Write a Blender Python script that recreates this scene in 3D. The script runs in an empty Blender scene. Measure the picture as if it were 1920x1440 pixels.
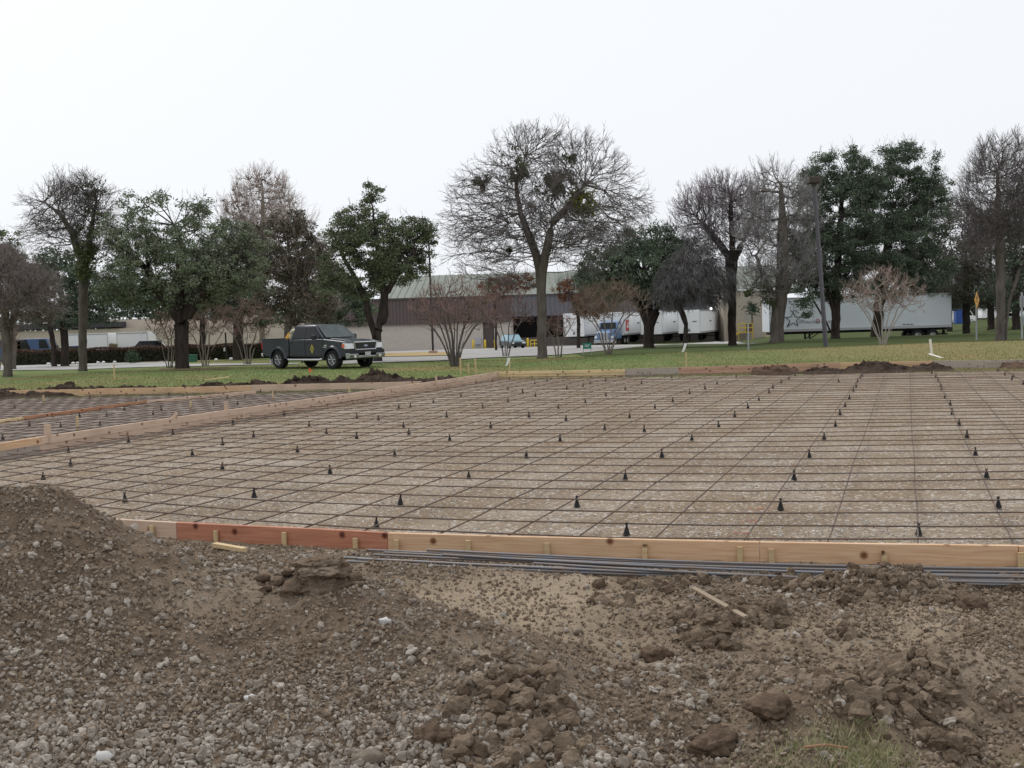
import bpy, bmesh, math, random
import numpy as np
from mathutils import Vector, Matrix
random.seed(7); RNG = np.random.default_rng(11)
S = bpy.context.scene; COL = S.collection
# ------------------------------------------------------------------ camera, sky, sun, exposure
F, CX, CY, CAMZ = 2050.0, 960.0, 720.0, 1.7
PITCH, ROLL = math.radians(3.21), -0.030
cam = bpy.data.objects.new('camera', bpy.data.cameras.new('camera')); COL.objects.link(cam)
cam.data.sensor_width = 36; cam.data.lens = F / 1920 * 36
cam.data.clip_start = 0.05; cam.data.clip_end = 6000
MC = Matrix.Rotation(math.pi / 2 - PITCH, 4, 'X') @ Matrix.Rotation(ROLL, 4, 'Z')
cam.matrix_world = Matrix.Translation((0, 0, CAMZ)) @ MC
S.camera = cam
SUN_EL, SUN_AZ = math.radians(48), math.radians(-35)
w = bpy.data.worlds.new("World"); S.world = w; w.use_nodes = True
nt = w.node_tree; bg = nt.nodes['Background']
sky = nt.nodes.new('ShaderNodeTexSky'); sky.sky_type = 'NISHITA'; sky.sun_disc = False
sky.sun_elevation = SUN_EL; sky.sun_rotation = SUN_AZ
sky.air_density = 1.0; sky.dust_density = 6.0; sky.ozone_density = 1.0
hs = nt.nodes.new('ShaderNodeHueSaturation'); hs.inputs['Saturation'].default_value = 0.12
nt.links.new(sky.outputs[0], hs.inputs['Color'])
mx = nt.nodes.new('ShaderNodeMix'); mx.data_type = 'RGBA'; mx.inputs[0].default_value = 0.90
nt.links.new(hs.outputs[0], mx.inputs[6]); mx.inputs[7].default_value = (8.75, 9.0, 9.4, 1)
nt.links.new(mx.outputs[2], bg.inputs[0]); bg.inputs[1].default_value = 0.1
sun = bpy.data.objects.new('sun', bpy.data.lights.new('sun', 'SUN')); COL.objects.link(sun)
sun.data.energy = 1.35; sun.data.angle = math.radians(25); sun.data.color = (1, .97, .93)
sd = Vector((math.sin(SUN_AZ) * math.cos(SUN_EL), math.cos(SUN_AZ) * math.cos(SUN_EL), math.sin(SUN_EL)))
sun.rotation_euler = (-sd).to_track_quat('-Z', 'Y').to_euler()
S.view_settings.view_transform = 'Standard'; S.view_settings.look = 'None'
S.view_settings.exposure = 0.14; S.view_settings.gamma = 1
S.render.engine = 'CYCLES'
S.cycles.max_bounces = 6; S.cycles.diffuse_bounces = 3; S.cycles.transparent_max_bounces = 4

# ------------------------------------------------------------------ measuring helpers
def ray(px, py):
    return (MC.to_3x3() @ Vector(((px - CX) / F, -(py - CY) / F, -1.0)))
def G(px, py, z=0.0):
    d = ray(px, py); t = (z - CAMZ) / d.z
    return Vector((d.x * t, d.y * t, z))
def P(px, py, D):
    d = ray(px, py); t = D / d.y
    return Vector((d.x * t, D, CAMZ + d.z * t))
def smooth(a, b, x):
    t = np.clip((x - a) / (b - a), 0, 1); return t * t * (3 - 2 * t)
def hash2(ix, iy, seed):
    n = (ix.astype(np.int64) * 374761393 + iy.astype(np.int64) * 668265263 + seed * 974634777) & 0xffffffff
    n = ((n ^ (n >> 13)) * 1274126177) & 0xffffffff
    return ((n ^ (n >> 16)) & 0xffff) / 65535.0
def vnoise(x, y, seed=0):
    ix = np.floor(x); iy = np.floor(y); fx = x - ix; fy = y - iy
    fx = fx * fx * (3 - 2 * fx); fy = fy * fy * (3 - 2 * fy)
    a = hash2(ix, iy, seed); b = hash2(ix + 1, iy, seed); c = hash2(ix, iy + 1, seed); d = hash2(ix + 1, iy + 1, seed)
    return (a * (1 - fx) + b * fx) * (1 - fy) + (c * (1 - fx) + d * fx) * fy
def fbm(x, y, f=1.0, o=4, seed=0, g=0.5):
    x = np.asarray(x, float); y = np.asarray(y, float)
    s = 0; a = 1; t = 0
    for i in range(o):
        s = s + a * (vnoise(x * f + 17.3 * i, y * f - 9.1 * i, seed + i) - .5); t += a; a *= g; f *= 2.03
    return s / t * 2
# back edge of the excavated pad
def yback(x):
    x = np.asarray(x, float)
    return np.where(x < -2, 30.4 - .127 * (x + 14.2), np.where(x < -.4, 28.85 + (x + 2) * 2.59, 33 - .262 * (x + .4)))
def T(x, y):
    x = np.asarray(x, float); y = np.asarray(y, float); u = x / np.maximum(y, 5)
    L = np.interp(y, [0, 48, 75, 100, 125, 140, 200, 400, 2000], [0, 0, -.35, -.75, -1.2, -1.6, -1.7, -2, -3])
    M_ = np.interp(y, [0, 55, 80, 88, 96, 120, 400, 2000], [0, 0, -.12, -.6, -.7, -.7, -1, -3])
    R_ = np.interp(y, [0, 60, 100, 200, 400, 2000], [0, 0, -.1, -.2, -1, -3])
    a = smooth(.2, .26, u); b = smooth(.40, .46, u)
    z = L * (1 - a) + M_ * a; z = z * (1 - b) + R_ * b
    z = z + (.22 + .09 * smooth(.2, .4, u)) * np.exp(-((y - 46) / 4.5) ** 2) * smooth(0.0, .14, u)
    z = z + .05 * fbm(x, y, .11, 3, 5) * smooth(33, 40, y)
    return z
def GT(px, py, z0=0.0):
    # first hit of the pixel's ray on the terrain
    d = ray(px, py); ys = np.linspace(30, 400, 3000); k = ys / d.y
    zz = CAMZ + d.z * k - T(d.x * k, ys)
    i = np.argmax(zz < 0) if (zz < 0).any() else len(ys) - 1
    return Vector((d.x * k[i], ys[i], float(T(d.x * k[i], ys[i]))))

# ------------------------------------------------------------------ tagging
def tag(o, label=None, cat=None, group=None, kind=None):
    if label: o['label'] = label
    if cat: o['category'] = cat
    if group: o['group'] = group
    if kind: o['kind'] = kind
    return o
def empty(name, loc, label, cat, group=None, rz=0):
    o = bpy.data.objects.new(name, None); COL.objects.link(o); o.empty_display_size = .2
    o.location = loc; o.rotation_euler = (0, 0, rz); tag(o, label, cat, group); return o
def ordn(n):
    return ['first', 'second', 'third', 'fourth', 'fifth', 'sixth', 'seventh', 'eighth', 'ninth', 'tenth', 'eleventh', 'twelfth', 'thirteenth', 'fourteenth'][n]

# ------------------------------------------------------------------ materials
MATS = {}
def M(name, c1, c2=None, scale=5, rough=.8, bump=0, bscale=60, detail=4, rnd=None, spec=.3, metal=0, c3=None, s3=.5, coords='Object', stretch=None, pos3=(.5, .7), coat=0):
    if name in MATS: return MATS[name]
    m = bpy.data.materials.new(name); m.use_nodes = True; t = m.node_tree; N = t.nodes; Lk = t.links
    b = N['Principled BSDF']; b.inputs['Roughness'].default_value = rough; b.inputs['Metallic'].default_value = metal
    b.inputs['Specular IOR Level'].default_value = spec; b.inputs['Coat Weight'].default_value = coat
    tc = N.new('ShaderNodeTexCoord'); vec = tc.outputs[coords]
    if stretch:
        mp = N.new('ShaderNodeMapping'); mp.inputs['Scale'].default_value = stretch; Lk.new(vec, mp.inputs[0]); vec = mp.outputs[0]
    def noise(sc, dt=detail):
        n = N.new('ShaderNodeTexNoise'); n.inputs['Scale'].default_value = sc; n.inputs['Detail'].default_value = dt
        Lk.new(vec, n.inputs['Vector']); return n.outputs[0]
    def mix(a, b_, f, bt='MIX'):
        x = N.new('ShaderNodeMix'); x.data_type = 'RGBA'; x.blend_type = bt
        if isinstance(f, (int, float)): x.inputs[0].default_value = f
        else: Lk.new(f, x.inputs[0])
        for s, v in ((6, a), (7, b_)):
            if isinstance(v, tuple): x.inputs[s].default_value = (*v[:3], 1)
            else: Lk.new(v, x.inputs[s])
        return x.outputs[2]
    def ramp(v, lo, hi):
        r = N.new('ShaderNodeMapRange'); r.inputs[1].default_value = lo; r.inputs[2].default_value = hi; Lk.new(v, r.inputs[0]); return r.outputs[0]
    col = c1
    if c2: col = mix(c1, c2, ramp(noise(scale), .35, .65))
    if c3: col = mix(col, c3, ramp(noise(s3), *pos3))
    if rnd:   # per-vertex random value from the mesh mixes towards another colour
        a = N.new('ShaderNodeAttribute'); a.attribute_name = 'rnd'
        col = mix(col, rnd, a.outputs['Fac'])
    if isinstance(col, tuple): b.inputs['Base Color'].default_value = (*col, 1)
    else: Lk.new(col, b.inputs['Base Color'])
    if bump:
        bp = N.new('ShaderNodeBump'); bp.inputs['Strength'].default_value = 1; bp.inputs['Distance'].default_value = bump
        Lk.new(noise(bscale, 5), bp.inputs['Height']); Lk.new(bp.outputs[0], b.inputs['Normal'])
    MATS[name] = m; return m

def wood(name, base, dark, knot=(.09, .03, .015), grain=1.0):
    m = bpy.data.materials.new(name); m.use_nodes = True; t = m.node_tree; N = t.nodes; Lk = t.links
    b = N['Principled BSDF']; b.inputs['Roughness'].default_value = .75; b.inputs['Specular IOR Level'].default_value = .2
    tc = N.new('ShaderNodeTexCoord'); oi = N.new('ShaderNodeObjectInfo')
    ad = N.new('ShaderNodeVectorMath'); ad.operation = 'ADD'; Lk.new(tc.outputs['Object'], ad.inputs[0])
    sc = N.new('ShaderNodeVectorMath'); sc.operation = 'SCALE'; sc.inputs[3].default_value = 37
    cb = N.new('ShaderNodeCombineXYZ'); Lk.new(oi.outputs['Random'], cb.inputs[0]); Lk.new(oi.outputs['Random'], cb.inputs[2])
    Lk.new(cb.outputs[0], sc.inputs[0]); Lk.new(sc.outputs[0], ad.inputs[1])
    mp = N.new('ShaderNodeMapping'); mp.inputs['Scale'].default_value = (1.2, 1.2, 22); Lk.new(ad.outputs[0], mp.inputs[0])
    n1 = N.new('ShaderNodeTexNoise'); n1.inputs['Scale'].default_value = 2.2; n1.inputs['Detail'].default_value = 5; n1.inputs['Distortion'].default_value = .9; Lk.new(mp.outputs[0], n1.inputs['Vector'])
    n2 = N.new('ShaderNodeTexNoise'); n2.inputs['Scale'].default_value = 1.6; n2.inputs['Detail'].default_value = 3; Lk.new(ad.outputs[0], n2.inputs['Vector'])
    r1 = N.new('ShaderNodeMapRange'); r1.inputs[1].default_value = .38; r1.inputs[2].default_value = .68; Lk.new(n1.outputs[0], r1.inputs[0])
    m1 = N.new('ShaderNodeMix'); m1.data_type = 'RGBA'; m1.inputs[6].default_value = (*base, 1); m1.inputs[7].default_value = (*dark, 1)
    ml = N.new('ShaderNodeMath'); ml.operation = 'MULTIPLY'; ml.inputs[1].default_value = .75 * grain; Lk.new(r1.outputs[0], ml.inputs[0]); Lk.new(ml.outputs[0], m1.inputs[0])
    r2 = N.new('ShaderNodeMapRange'); r2.inputs[1].default_value = .5; r2.inputs[2].default_value = .72; r2.inputs[4].default_value = .6; Lk.new(n2.outputs[0], r2.inputs[0])
    m2 = N.new('ShaderNodeMix'); m2.data_type = 'RGBA'; m2.inputs[7].default_value = (*[c * .62 for c in base], 1); Lk.new(m1.outputs[2], m2.inputs[6]); Lk.new(r2.outputs[0], m2.inputs[0])
    sx = N.new('ShaderNodeSeparateXYZ'); Lk.new(ad.outputs[0], sx.inputs[0]); mp3 = N.new('ShaderNodeCombineXYZ'); Lk.new(sx.outputs[0], mp3.inputs[0]); Lk.new(sx.outputs[2], mp3.inputs[1])
    vo = N.new('ShaderNodeTexVoronoi'); vo.voronoi_dimensions = '2D'; vo.inputs['Scale'].default_value = 5.2; Lk.new(mp3.outputs[0], vo.inputs['Vector'])
    r3 = N.new('ShaderNodeMapRange'); r3.inputs[1].default_value = .19; r3.inputs[2].default_value = .07; Lk.new(vo.outputs['Distance'], r3.inputs[0])
    sp = N.new('ShaderNodeSeparateColor'); Lk.new(vo.outputs['Color'], sp.inputs[0])
    gt = N.new('ShaderNodeMath'); gt.operation = 'GREATER_THAN'; gt.inputs[1].default_value = .62; Lk.new(sp.outputs[0], gt.inputs[0])
    mm = N.new('ShaderNodeMath'); mm.operation = 'MULTIPLY'; Lk.new(r3.outputs[0], mm.inputs[0]); Lk.new(gt.outputs[0], mm.inputs[1])
    m3 = N.new('ShaderNodeMix'); m3.data_type = 'RGBA'; m3.inputs[7].default_value = (*knot, 1); Lk.new(m2.outputs[2], m3.inputs[6]); Lk.new(mm.outputs[0], m3.inputs[0])
    Lk.new(m3.outputs[2], b.inputs['Base Color'])
    bp = N.new('ShaderNodeBump'); bp.inputs['Distance'].default_value = .002; Lk.new(n1.outputs[0], bp.inputs['Height']); Lk.new(bp.outputs[0], b.inputs['Normal'])
    MATS[name] = m; return m

# ------------------------------------------------------------------ mesh helpers
def link(name, me, m, parent=None):
    o = bpy.data.objects.new(name, me); COL.objects.link(o)
    if m is not None: me.materials.append(m)
    if parent is not None: o.parent = parent
    return o
def np_mesh(name, V, Fc, m, parent=None, rnd=None, smooth_=False, local=True):
    """V (n,3) in world coordinates when parent is an unrotated Empty; Fc (k,3|4)."""
    V = np.asarray(V, np.float32).reshape(-1, 3); Fc = np.asarray(Fc, np.int32)
    if parent is not None and local: V = V - np.array(parent.location, np.float32)
    me = bpy.data.meshes.new(name); k = Fc.shape[1]
    me.vertices.add(len(V)); me.vertices.foreach_set('co', V.ravel())
    me.loops.add(Fc.size); me.loops.foreach_set('vertex_index', Fc.ravel())
    me.polygons.add(len(Fc)); me.polygons.foreach_set('loop_start', np.arange(0, Fc.size, k, dtype=np.int32))
    me.polygons.foreach_set('use_smooth', np.full(len(Fc), smooth_, bool))
    me.update(calc_edges=True)
    if rnd is not None:
        a = me.attributes.new('rnd', 'FLOAT', 'POINT'); a.data.foreach_set('value', np.asarray(rnd, np.float32).ravel())
    return link(name, me, m, parent)
def tubes(P0, P1, R0, R1, k=4):
    P0 = np.asarray(P0, float); P1 = np.asarray(P1, float); R0 = np.asarray(R0, float); R1 = np.asarray(R1, float)
    d = P1 - P0; d /= np.maximum(np.linalg.norm(d, axis=1, keepdims=True), 1e-9)
    ref = np.where(np.abs(d[:, 2:3]) > .9, np.array([[1., 0, 0]]), np.array([[0, 0, 1.]]))
    a = np.cross(d, ref); a /= np.linalg.norm(a, axis=1, keepdims=True); b = np.cross(d, a)
    th = np.arange(k) * 2 * np.pi / k
    ring = a[:, None, :] * np.cos(th)[None, :, None] + b[:, None, :] * np.sin(th)[None, :, None]
    V = np.stack([P0[:, None] + ring * R0[:, None, None], P1[:, None] + ring * R1[:, None, None]], 1)
    n = len(P0); base = (np.arange(n) * 2 * k)[:, None]; i = np.arange(k)[None]; j = (i + 1) % k
    Fc = np.stack([base + i, base + j, base + k + j, base + k + i], -1).reshape(-1, 4)
    return V.reshape(-1, 3), Fc
def polytube(pts, r, k=6):
    """one continuous capped tube along a polyline -> V, F(list)"""
    pts = [Vector(p) for p in pts]; V = []; Fc = []
    rs = r if isinstance(r, (list, tuple)) else [r] * len(pts)
    for i, p in enumerate(pts):
        d = (pts[min(i + 1, len(pts) - 1)] - pts[max(i - 1, 0)]).normalized()
        a = d.cross(Vector((0, 0, 1)) if abs(d.z) < .9 else Vector((1, 0, 0))).normalized(); b = d.cross(a)
        for j in range(k):
            t = 2 * math.pi * j / k; V.append(p + (a * math.cos(t) + b * math.sin(t)) * rs[i])
    for i in range(len(pts) - 1):
        for j in range(k):
            Fc.append((i * k + j, i * k + (j + 1) % k, (i + 1) * k + (j + 1) % k, (i + 1) * k + j))
    Fc.append(tuple(range(k))[::-1]); Fc.append(tuple((len(pts) - 1) * k + j for j in range(k)))
    return V, Fc
class MB:
    def __init__(s): s.V = []; s.F = []
    def add(s, V, Fc):
        o = len(s.V); s.V += [tuple(v) for v in V]; s.F += [tuple(i + o for i in f) for f in Fc]; return s
    def box(s, c, d, rz=0, ry=0, rx=0, bev=0):
        bm = bmesh.new(); bmesh.ops.create_cube(bm, size=1, matrix=Matrix.Diagonal((*d, 1)))
        if bev: bmesh.ops.bevel(bm, geom=bm.edges[:], offset=bev, segments=2, affect='EDGES', profile=.6)
        mt = Matrix.Translation(c) @ Matrix.Rotation(rz, 4, 'Z') @ Matrix.Rotation(ry, 4, 'Y') @ Matrix.Rotation(rx, 4, 'X')
        bm.verts.index_update(); s.add([mt @ v.co for v in bm.verts], [[v.index for v in f.verts] for f in bm.faces]); bm.free(); return s
    def tube(s, pts, r, k=8): return s.add(*polytube(pts, r, k))
    def cyl(s, a, b, r, k=16): return s.tube([a, b], r, k)
    def prism(s, prof, a0, a1, ax='y'):
        """profile [(x,z)] extruded along y (or [(y,z)] along x)"""
        n = len(prof)
        f = (lambda p, a: (p[0], a, p[1])) if ax == 'y' else (lambda p, a: (a, p[0], p[1]))
        V = [f(p, a0) for p in prof] + [f(p, a1) for p in prof]
        Fc = [tuple(range(n)), tuple(range(2 * n - 1, n - 1, -1))] + [(i, (i + 1) % n, (i + 1) % n + n, i + n) for i in range(n)]
        return s.add(V, Fc)
    def quad(s, *p): return s.add(p, [tuple(range(len(p)))])
    def build(s, name, m, parent=None, world=False, smooth_=False, bevel=0):
        V = s.V
        if parent is not None and world: V = [tuple(Vector(v) - parent.location) for v in V]
        me = bpy.data.meshes.new(name); me.from_pydata(V, [], s.F); me.validate()
        bm = bmesh.new(); bm.from_mesh(me); bmesh.ops.recalc_face_normals(bm, faces=bm.faces); bm.to_mesh(me); bm.free()
        if smooth_: me.shade_smooth()
        o = link(name, me, m, parent)
        if bevel:
            bv = o.modifiers.new('b', 'BEVEL'); bv.width = bevel; bv.segments = 3; bv.limit_method = 'ANGLE'; bv.angle_limit = math.radians(28)
            me.shade_smooth(); 
            try: me.set_sharp_from_angle(angle=math.radians(50))
            except Exception: pass
        return o

# ------------------------------------------------------------------ material palette
DIRT = M('dirt', (.235, .175, .125), (.15, .108, .075), 5, .95, .02, 110, 9, c3=(.33, .265, .20), s3=1.1, spec=.1, coords='Object', rnd=(.40, .315, .225))
STONE = M('stone', (.20, .165, .13), (.15, .12, .092), 30, .9, .003, 200, rnd=(.40, .36, .31), spec=.15)
CLOD = M('clod', (.155, .11, .078), (.10, .07, .05), 14, 1, .02, 60, 8, spec=.05)
HEAP = M('heap_soil', (.085, .062, .048), (.05, .036, .03), 8, 1, .02, 40, 8, spec=.05)
GRASSM = M('lawn', (.12, .18, .058), (.19, .21, .09), .9, .95, .03, 30, 8, c3=(.27, .20, .10), s3=.16, spec=.05, pos3=(.52, .68))
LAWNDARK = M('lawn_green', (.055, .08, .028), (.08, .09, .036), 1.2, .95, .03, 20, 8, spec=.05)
GBLADE = M('grass_blade', (.125, .18, .058), rnd=(.27, .235, .11), rough=.9, spec=.1)
CONC = M('concrete', (.42, .41, .39), (.34, .33, .31), .5, .9, spec=.2)
_t = GRASSM.node_tree; _b = _t.nodes['Principled BSDF']; _src = _b.inputs['Base Color'].links[0].from_socket
_tc = _t.nodes.new('ShaderNodeTexCoord'); _sx = _t.nodes.new('ShaderNodeSeparateXYZ'); _t.links.new(_tc.outputs['Object'], _sx.inputs[0])
_n = _t.nodes.new('ShaderNodeTexNoise'); _n.inputs['Scale'].default_value = .35; _n.inputs['Detail'].default_value = 5; _t.links.new(_tc.outputs['Object'], _n.inputs['Vector'])
_a = _t.nodes.new('ShaderNodeMath'); _a.operation = 'MULTIPLY_ADD'; _a.inputs[1].default_value = 14; _t.links.new(_n.outputs[0], _a.inputs[0]); _t.links.new(_sx.outputs[0], _a.inputs[2])
_r = _t.nodes.new('ShaderNodeMapRange'); _r.inputs[1].default_value = 12; _r.inputs[2].default_value = 22; _r.inputs[4].default_value = .65; _t.links.new(_a.outputs[0], _r.inputs[0])
_m = _t.nodes.new('ShaderNodeMix'); _m.data_type = 'RGBA'; _m.inputs[7].default_value = (.245, .195, .095, 1); _t.links.new(_src, _m.inputs[6]); _t.links.new(_r.outputs[0], _m.inputs[0]); _t.links.new(_m.outputs[2], _b.inputs['Base Color'])
BARK = M('bark', (.155, .135, .12), (.10, .085, .075), 6, .95, .02, 25, spec=.05, stretch=(1, 1, .25))
BARKD = M('dark_bark', (.065, .052, .046), (.04, .033, .03), 6, .95, .02, 25, spec=.05, stretch=(1, 1, .25))
BARKL = M('pale_bark', (.27, .235, .20), (.17, .145, .125), 5, .9, .01, 25, spec=.1, stretch=(1, 1, .3))
TWIG = M('twig', (.165, .145, .145), rough=.9, spec=.05)
TWIGR = M('reddish_twig', (.26, .175, .16), rough=.9, spec=.05)
TWIGL = M('tan_twig', (.38, .31, .28), rough=.9, spec=.05)
REBAR = M('rusty_steel', (.105, .083, .072), (.16, .105, .075), 6, .75, .002, 150, spec=.3)
REBARB = M('grey_blue_steel', (.185, .195, .22), (.22, .175, .15), 3, .45, .0015, 260, spec=.5, stretch=(1, 6, 6), metal=.3)
BLACKP = M('black_plastic', (.012, .012, .013), rough=.5)
W_RED = wood('red_fir', (.52, .24, .155), (.36, .145, .085), (.10, .03, .02))
W_TAN = wood('tan_pine', (.68, .47, .30), (.52, .30, .17), (.17, .07, .035))
W_YEL = wood('yellow_pine', (.76, .60, .36), (.60, .42, .2))
W_PINK = wood('pink_pine', (.62, .47, .36), (.50, .35, .26), (.2, .1, .07))
W_GREY = wood('weathered_grey_wood', (.42, .36, .31), (.36, .30, .255), (.2, .16, .13))
W_ROSE = wood('rose_fir', (.56, .35, .26), (.43, .24, .17))
W_STAKE = wood('stake_wood', (.60, .46, .27), (.48, .34, .18))
WHITE = M('white_paint', (.80, .80, .80), rough=.5)
YEL = M('yellow_paint', (.65, .47, .03), rough=.5)

# ------------------------------------------------------------------ ground sheets
def axis(lo, hi, f0, f1, st, grow=1.12):
    a = list(np.arange(f0, f1 + 1e-6, st)); s = st; v = a[-1]
    while v < hi: s *= grow; v += s; a.append(min(v, hi))
    s = st; v = a[0]
    while v > lo: s *= grow; v -= s; a.insert(0, max(v, lo))
    return np.array(a)
def grid_sheet(name, X, Y, zf, m, kind='structure', rf=None):
    gx, gy = np.meshgrid(X, Y); gz = zf(gx, gy)
    V = np.stack([gx, gy, gz], -1).reshape(-1, 3); nx = len(X); ny = len(Y)
    i = (np.arange(ny - 1)[:, None] * nx + np.arange(nx - 1)[None]).reshape(-1)
    o = np_mesh(name, V, np.stack([i, i + 1, i + 1 + nx, i + nx], -1), m, smooth_=True, rnd=rf(gx, gy) if rf else None); tag(o, kind=kind); return o
def lawn_z(x, y):
    z = T(x, y); inside = y < yback(x)
    return np.where(inside, -.25, z)
LXA, LYA = axis(-2500, 2500, -24, 30, .4), axis(-60, 4500, 24, 62, .4)
grid_sheet('lawn', LXA, LYA, lawn_z, GRASSM)
grid_sheet('dark_green_lawn', LXA[(LXA > 3.2) & (LXA < 900)], LYA[(LYA > 48.6) & (LYA < 900)], lambda x, y: T(x, y) + .014 - 3 * ((x / y < .055) | (y > 400)), LAWNDARK)  # different, greener grass behind the berm crest, dark green in its own colour

# front form line in world
FP = [(140, 969), (222, 974), (420, 984.5), (640, 994.7), (726, 999.6), (960, 1006.5), (1300, 1014), (1420, 1016.5), (1650, 1020.5), (1920, 1024)]
FW = [G(px, py, .14) for px, py in FP]
fdir0 = (FW[1] - FW[2]).normalized(); fdir1 = (FW[-1] - FW[-2]).normalized()
FWX = [FW[0] + fdir0 * 8] + FW + [FW[-1] + fdir1 * 12]
FXs = np.array([p.x for p in FWX]); FYs = np.array([p.y for p in FWX])
def yfront(x): return np.interp(x, FXs, FYs)

def pad_sheet(name, m, x0, x1, side):
    X = np.linspace(x0, x1, 220); n = 160
    f = np.linspace(0, 1, n) ** 1.6
    V = []
    gx, gf = np.meshgrid(X, f); y0 = yfront(gx) + .02; y1 = yback(gx) - .02
    gy = y0 + (y1 - y0) * gf; gz = .012 * fbm(gx, gy, .9, 4, 9) - .008
    nx = len(X); i = (np.arange(n - 1)[:, None] * nx + np.arange(nx - 1)[None]).reshape(-1)
    o = np_mesh(name, np.stack([gx, gy, gz], -1), np.stack([i, i + 1, i + 1 + nx, i + nx], -1), m, smooth_=True)
    tag(o, kind='structure'); return o
def gravel_mat():
    m = bpy.data.materials.new('gravel_base'); m.use_nodes = True; t = m.node_tree; N = t.nodes; Lk = t.links
    b = N['Principled BSDF']; b.inputs['Roughness'].default_value = .95; b.inputs['Specular IOR Level'].default_value = .1
    tc = N.new('ShaderNodeTexCoord')
    def no(s, d=6, stretch=None):
        n = N.new('ShaderNodeTexNoise'); n.inputs['Scale'].default_value = s; n.inputs['Detail'].default_value = d
        src = tc.outputs['Object']
        if stretch:
            mp = N.new('ShaderNodeMapping'); mp.inputs['Scale'].default_value = stretch; Lk.new(src, mp.inputs[0]); src = mp.outputs[0]
        Lk.new(src, n.inputs['Vector']); return n.outputs[0]
    def rr(v, a, c, lo=0, hi=1):
        r = N.new('ShaderNodeMapRange'); r.inputs[1].default_value = a; r.inputs[2].default_value = c; r.inputs[3].default_value = lo; r.inputs[4].default_value = hi; Lk.new(v, r.inputs[0]); return r.outputs[0]
    def mix(a, c, f):
        x = N.new('ShaderNodeMix'); x.data_type = 'RGBA'; Lk.new(f, x.inputs[0])
        for s_, v in ((6, a), (7, c)):
            if isinstance(v, tuple): x.inputs[s_].default_value = (*v, 1)
            else: Lk.new(v, x.inputs[s_])
        return x.outputs[2]
    c = mix((.25, .185, .125), (.325, .265, .205), rr(no(.8), .42, .6))
    c = mix(c, (.22, .165, .115), rr(no(.33, 4, (1, 1.4, 1)), .52, .62, 0, .75))
    c = mix(c, (.20, .155, .115), rr(no(2.2, 5, (.5, 2.2, 1)), .55, .66, 0, .55))
    c = mix(c, (.44, .39, .34), rr(no(1.1, 6, (.7, 1.6, 1)), .57, .72, 0, .45))
    vo = N.new('ShaderNodeTexVoronoi'); vo.inputs['Scale'].default_value = 38; Lk.new(tc.outputs['Object'], vo.inputs['Vector'])
    sp = N.new('ShaderNodeSeparateColor'); Lk.new(vo.outputs['Color'], sp.inputs[0])
    c = mix(c, (.58, .55, .50), rr(sp.outputs[0], .87, .9, 0, .7))
    c = mix(c, (.16, .12, .09), rr(sp.outputs[1], .86, .88, 0, .6))
    c = mix(c, (.17, .13, .10), rr(no(45, 4), .56, .68, 0, .6))
    Lk.new(c, b.inputs['Base Color'])
    bp = N.new('ShaderNodeBump'); bp.inputs['Distance'].default_value = .012; Lk.new(no(50, 6), bp.inputs['Height']); Lk.new(bp.outputs[0], b.inputs['Normal'])
    MATS['gravel'] = m; return m
GRAVEL = gravel_mat()
pad_sheet('gravel_pad', GRAVEL, -22, 26, 0)

def small_pad():
    Y = np.linspace(9, 30.6, 180); n = 60; V = []
    for y in Y:
        lp = [ltop_(q) for q in (-400, 935)]; xr = lp[0].x + (lp[1].x - lp[0].x) * (y - lp[0].y) / (lp[1].y - lp[0].y) - .10
        for j in range(n): V.append((-21 + (xr + 21) * j / (n - 1), y, 0))
    V = np.array(V); V[:, 2] = .012 * fbm(V[:, 0], V[:, 1], .9, 4, 9) - .008 + .006; V[:, 2] = np.where(V[:, 1] > yback(V[:, 0]) - .03, -.3, V[:, 2])
    i = (np.arange(179)[:, None] * n + np.arange(n - 1)[None]).reshape(-1)
    o = np_mesh('small_gravel_pad', V, np.stack([i, i + 1, i + 1 + n, i + n], -1), M('dark_gravel', (.215, .175, .145), (.29, .25, .22), 1.2, .95, .01, 60, 8, c3=(.15, .115, .10), s3=3, spec=.05), smooth_=True); tag(o, kind='structure')
def ltop_(px): return G(px, np.interp(px, [-400, 0, 77, 423, 656, 820, 935], [893, 829.5, 819, 769, 738, 714.5, 697]), .23)
small_pad()
# foreground dirt with the spoil heap's surroundings
def segdist(x, y, a, b):
    ax, ay = a; bx, by = b; vx, vy = bx - ax, by - ay
    t = np.clip(((x - ax) * vx + (y - ay) * vy) / (vx * vx + vy * vy), 0, 1)
    return np.hypot(x - ax - t * vx, y - ay - t * vy)
def mound(x, y):
    r = segdist(x, y, (-2.42, 5.5), (-5.2, 5.25)); r = r * (1 + .16 * fbm(x, y, 1.3, 3, 21))
    z = 1.15 * np.exp(-np.sqrt(r * r + .02) / .88) - .07
    z = np.maximum(z, 0); p = 3.0; acc = z ** p
    for (ax, ay, ah), (bx, by, bh) in (((-2.1, 5.6, .40), (-.95, 5.45, .36)), ((-.95, 5.45, .36), (-.35, 5.05, .25)), ((-.35, 5.05, .25), (.30, 4.2, .10))):
        vx, vy = bx - ax, by - ay; t = np.clip(((x - ax) * vx + (y - ay) * vy) / (vx * vx + vy * vy), 0, 1)
        dx, dy = x - ax - t * vx, y - ay - t * vy; d = np.hypot(dx, dy); back = (-vy * dx + vx * dy) > 0
        d = d * (1 + .25 * fbm(x, y, 1.8, 3, 23)); acc = acc + ((ah + (bh - ah) * t) * np.exp(-(d / np.where(back, .30, .95)) ** 1.5)) ** p
    return acc ** (1 / p)
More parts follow.
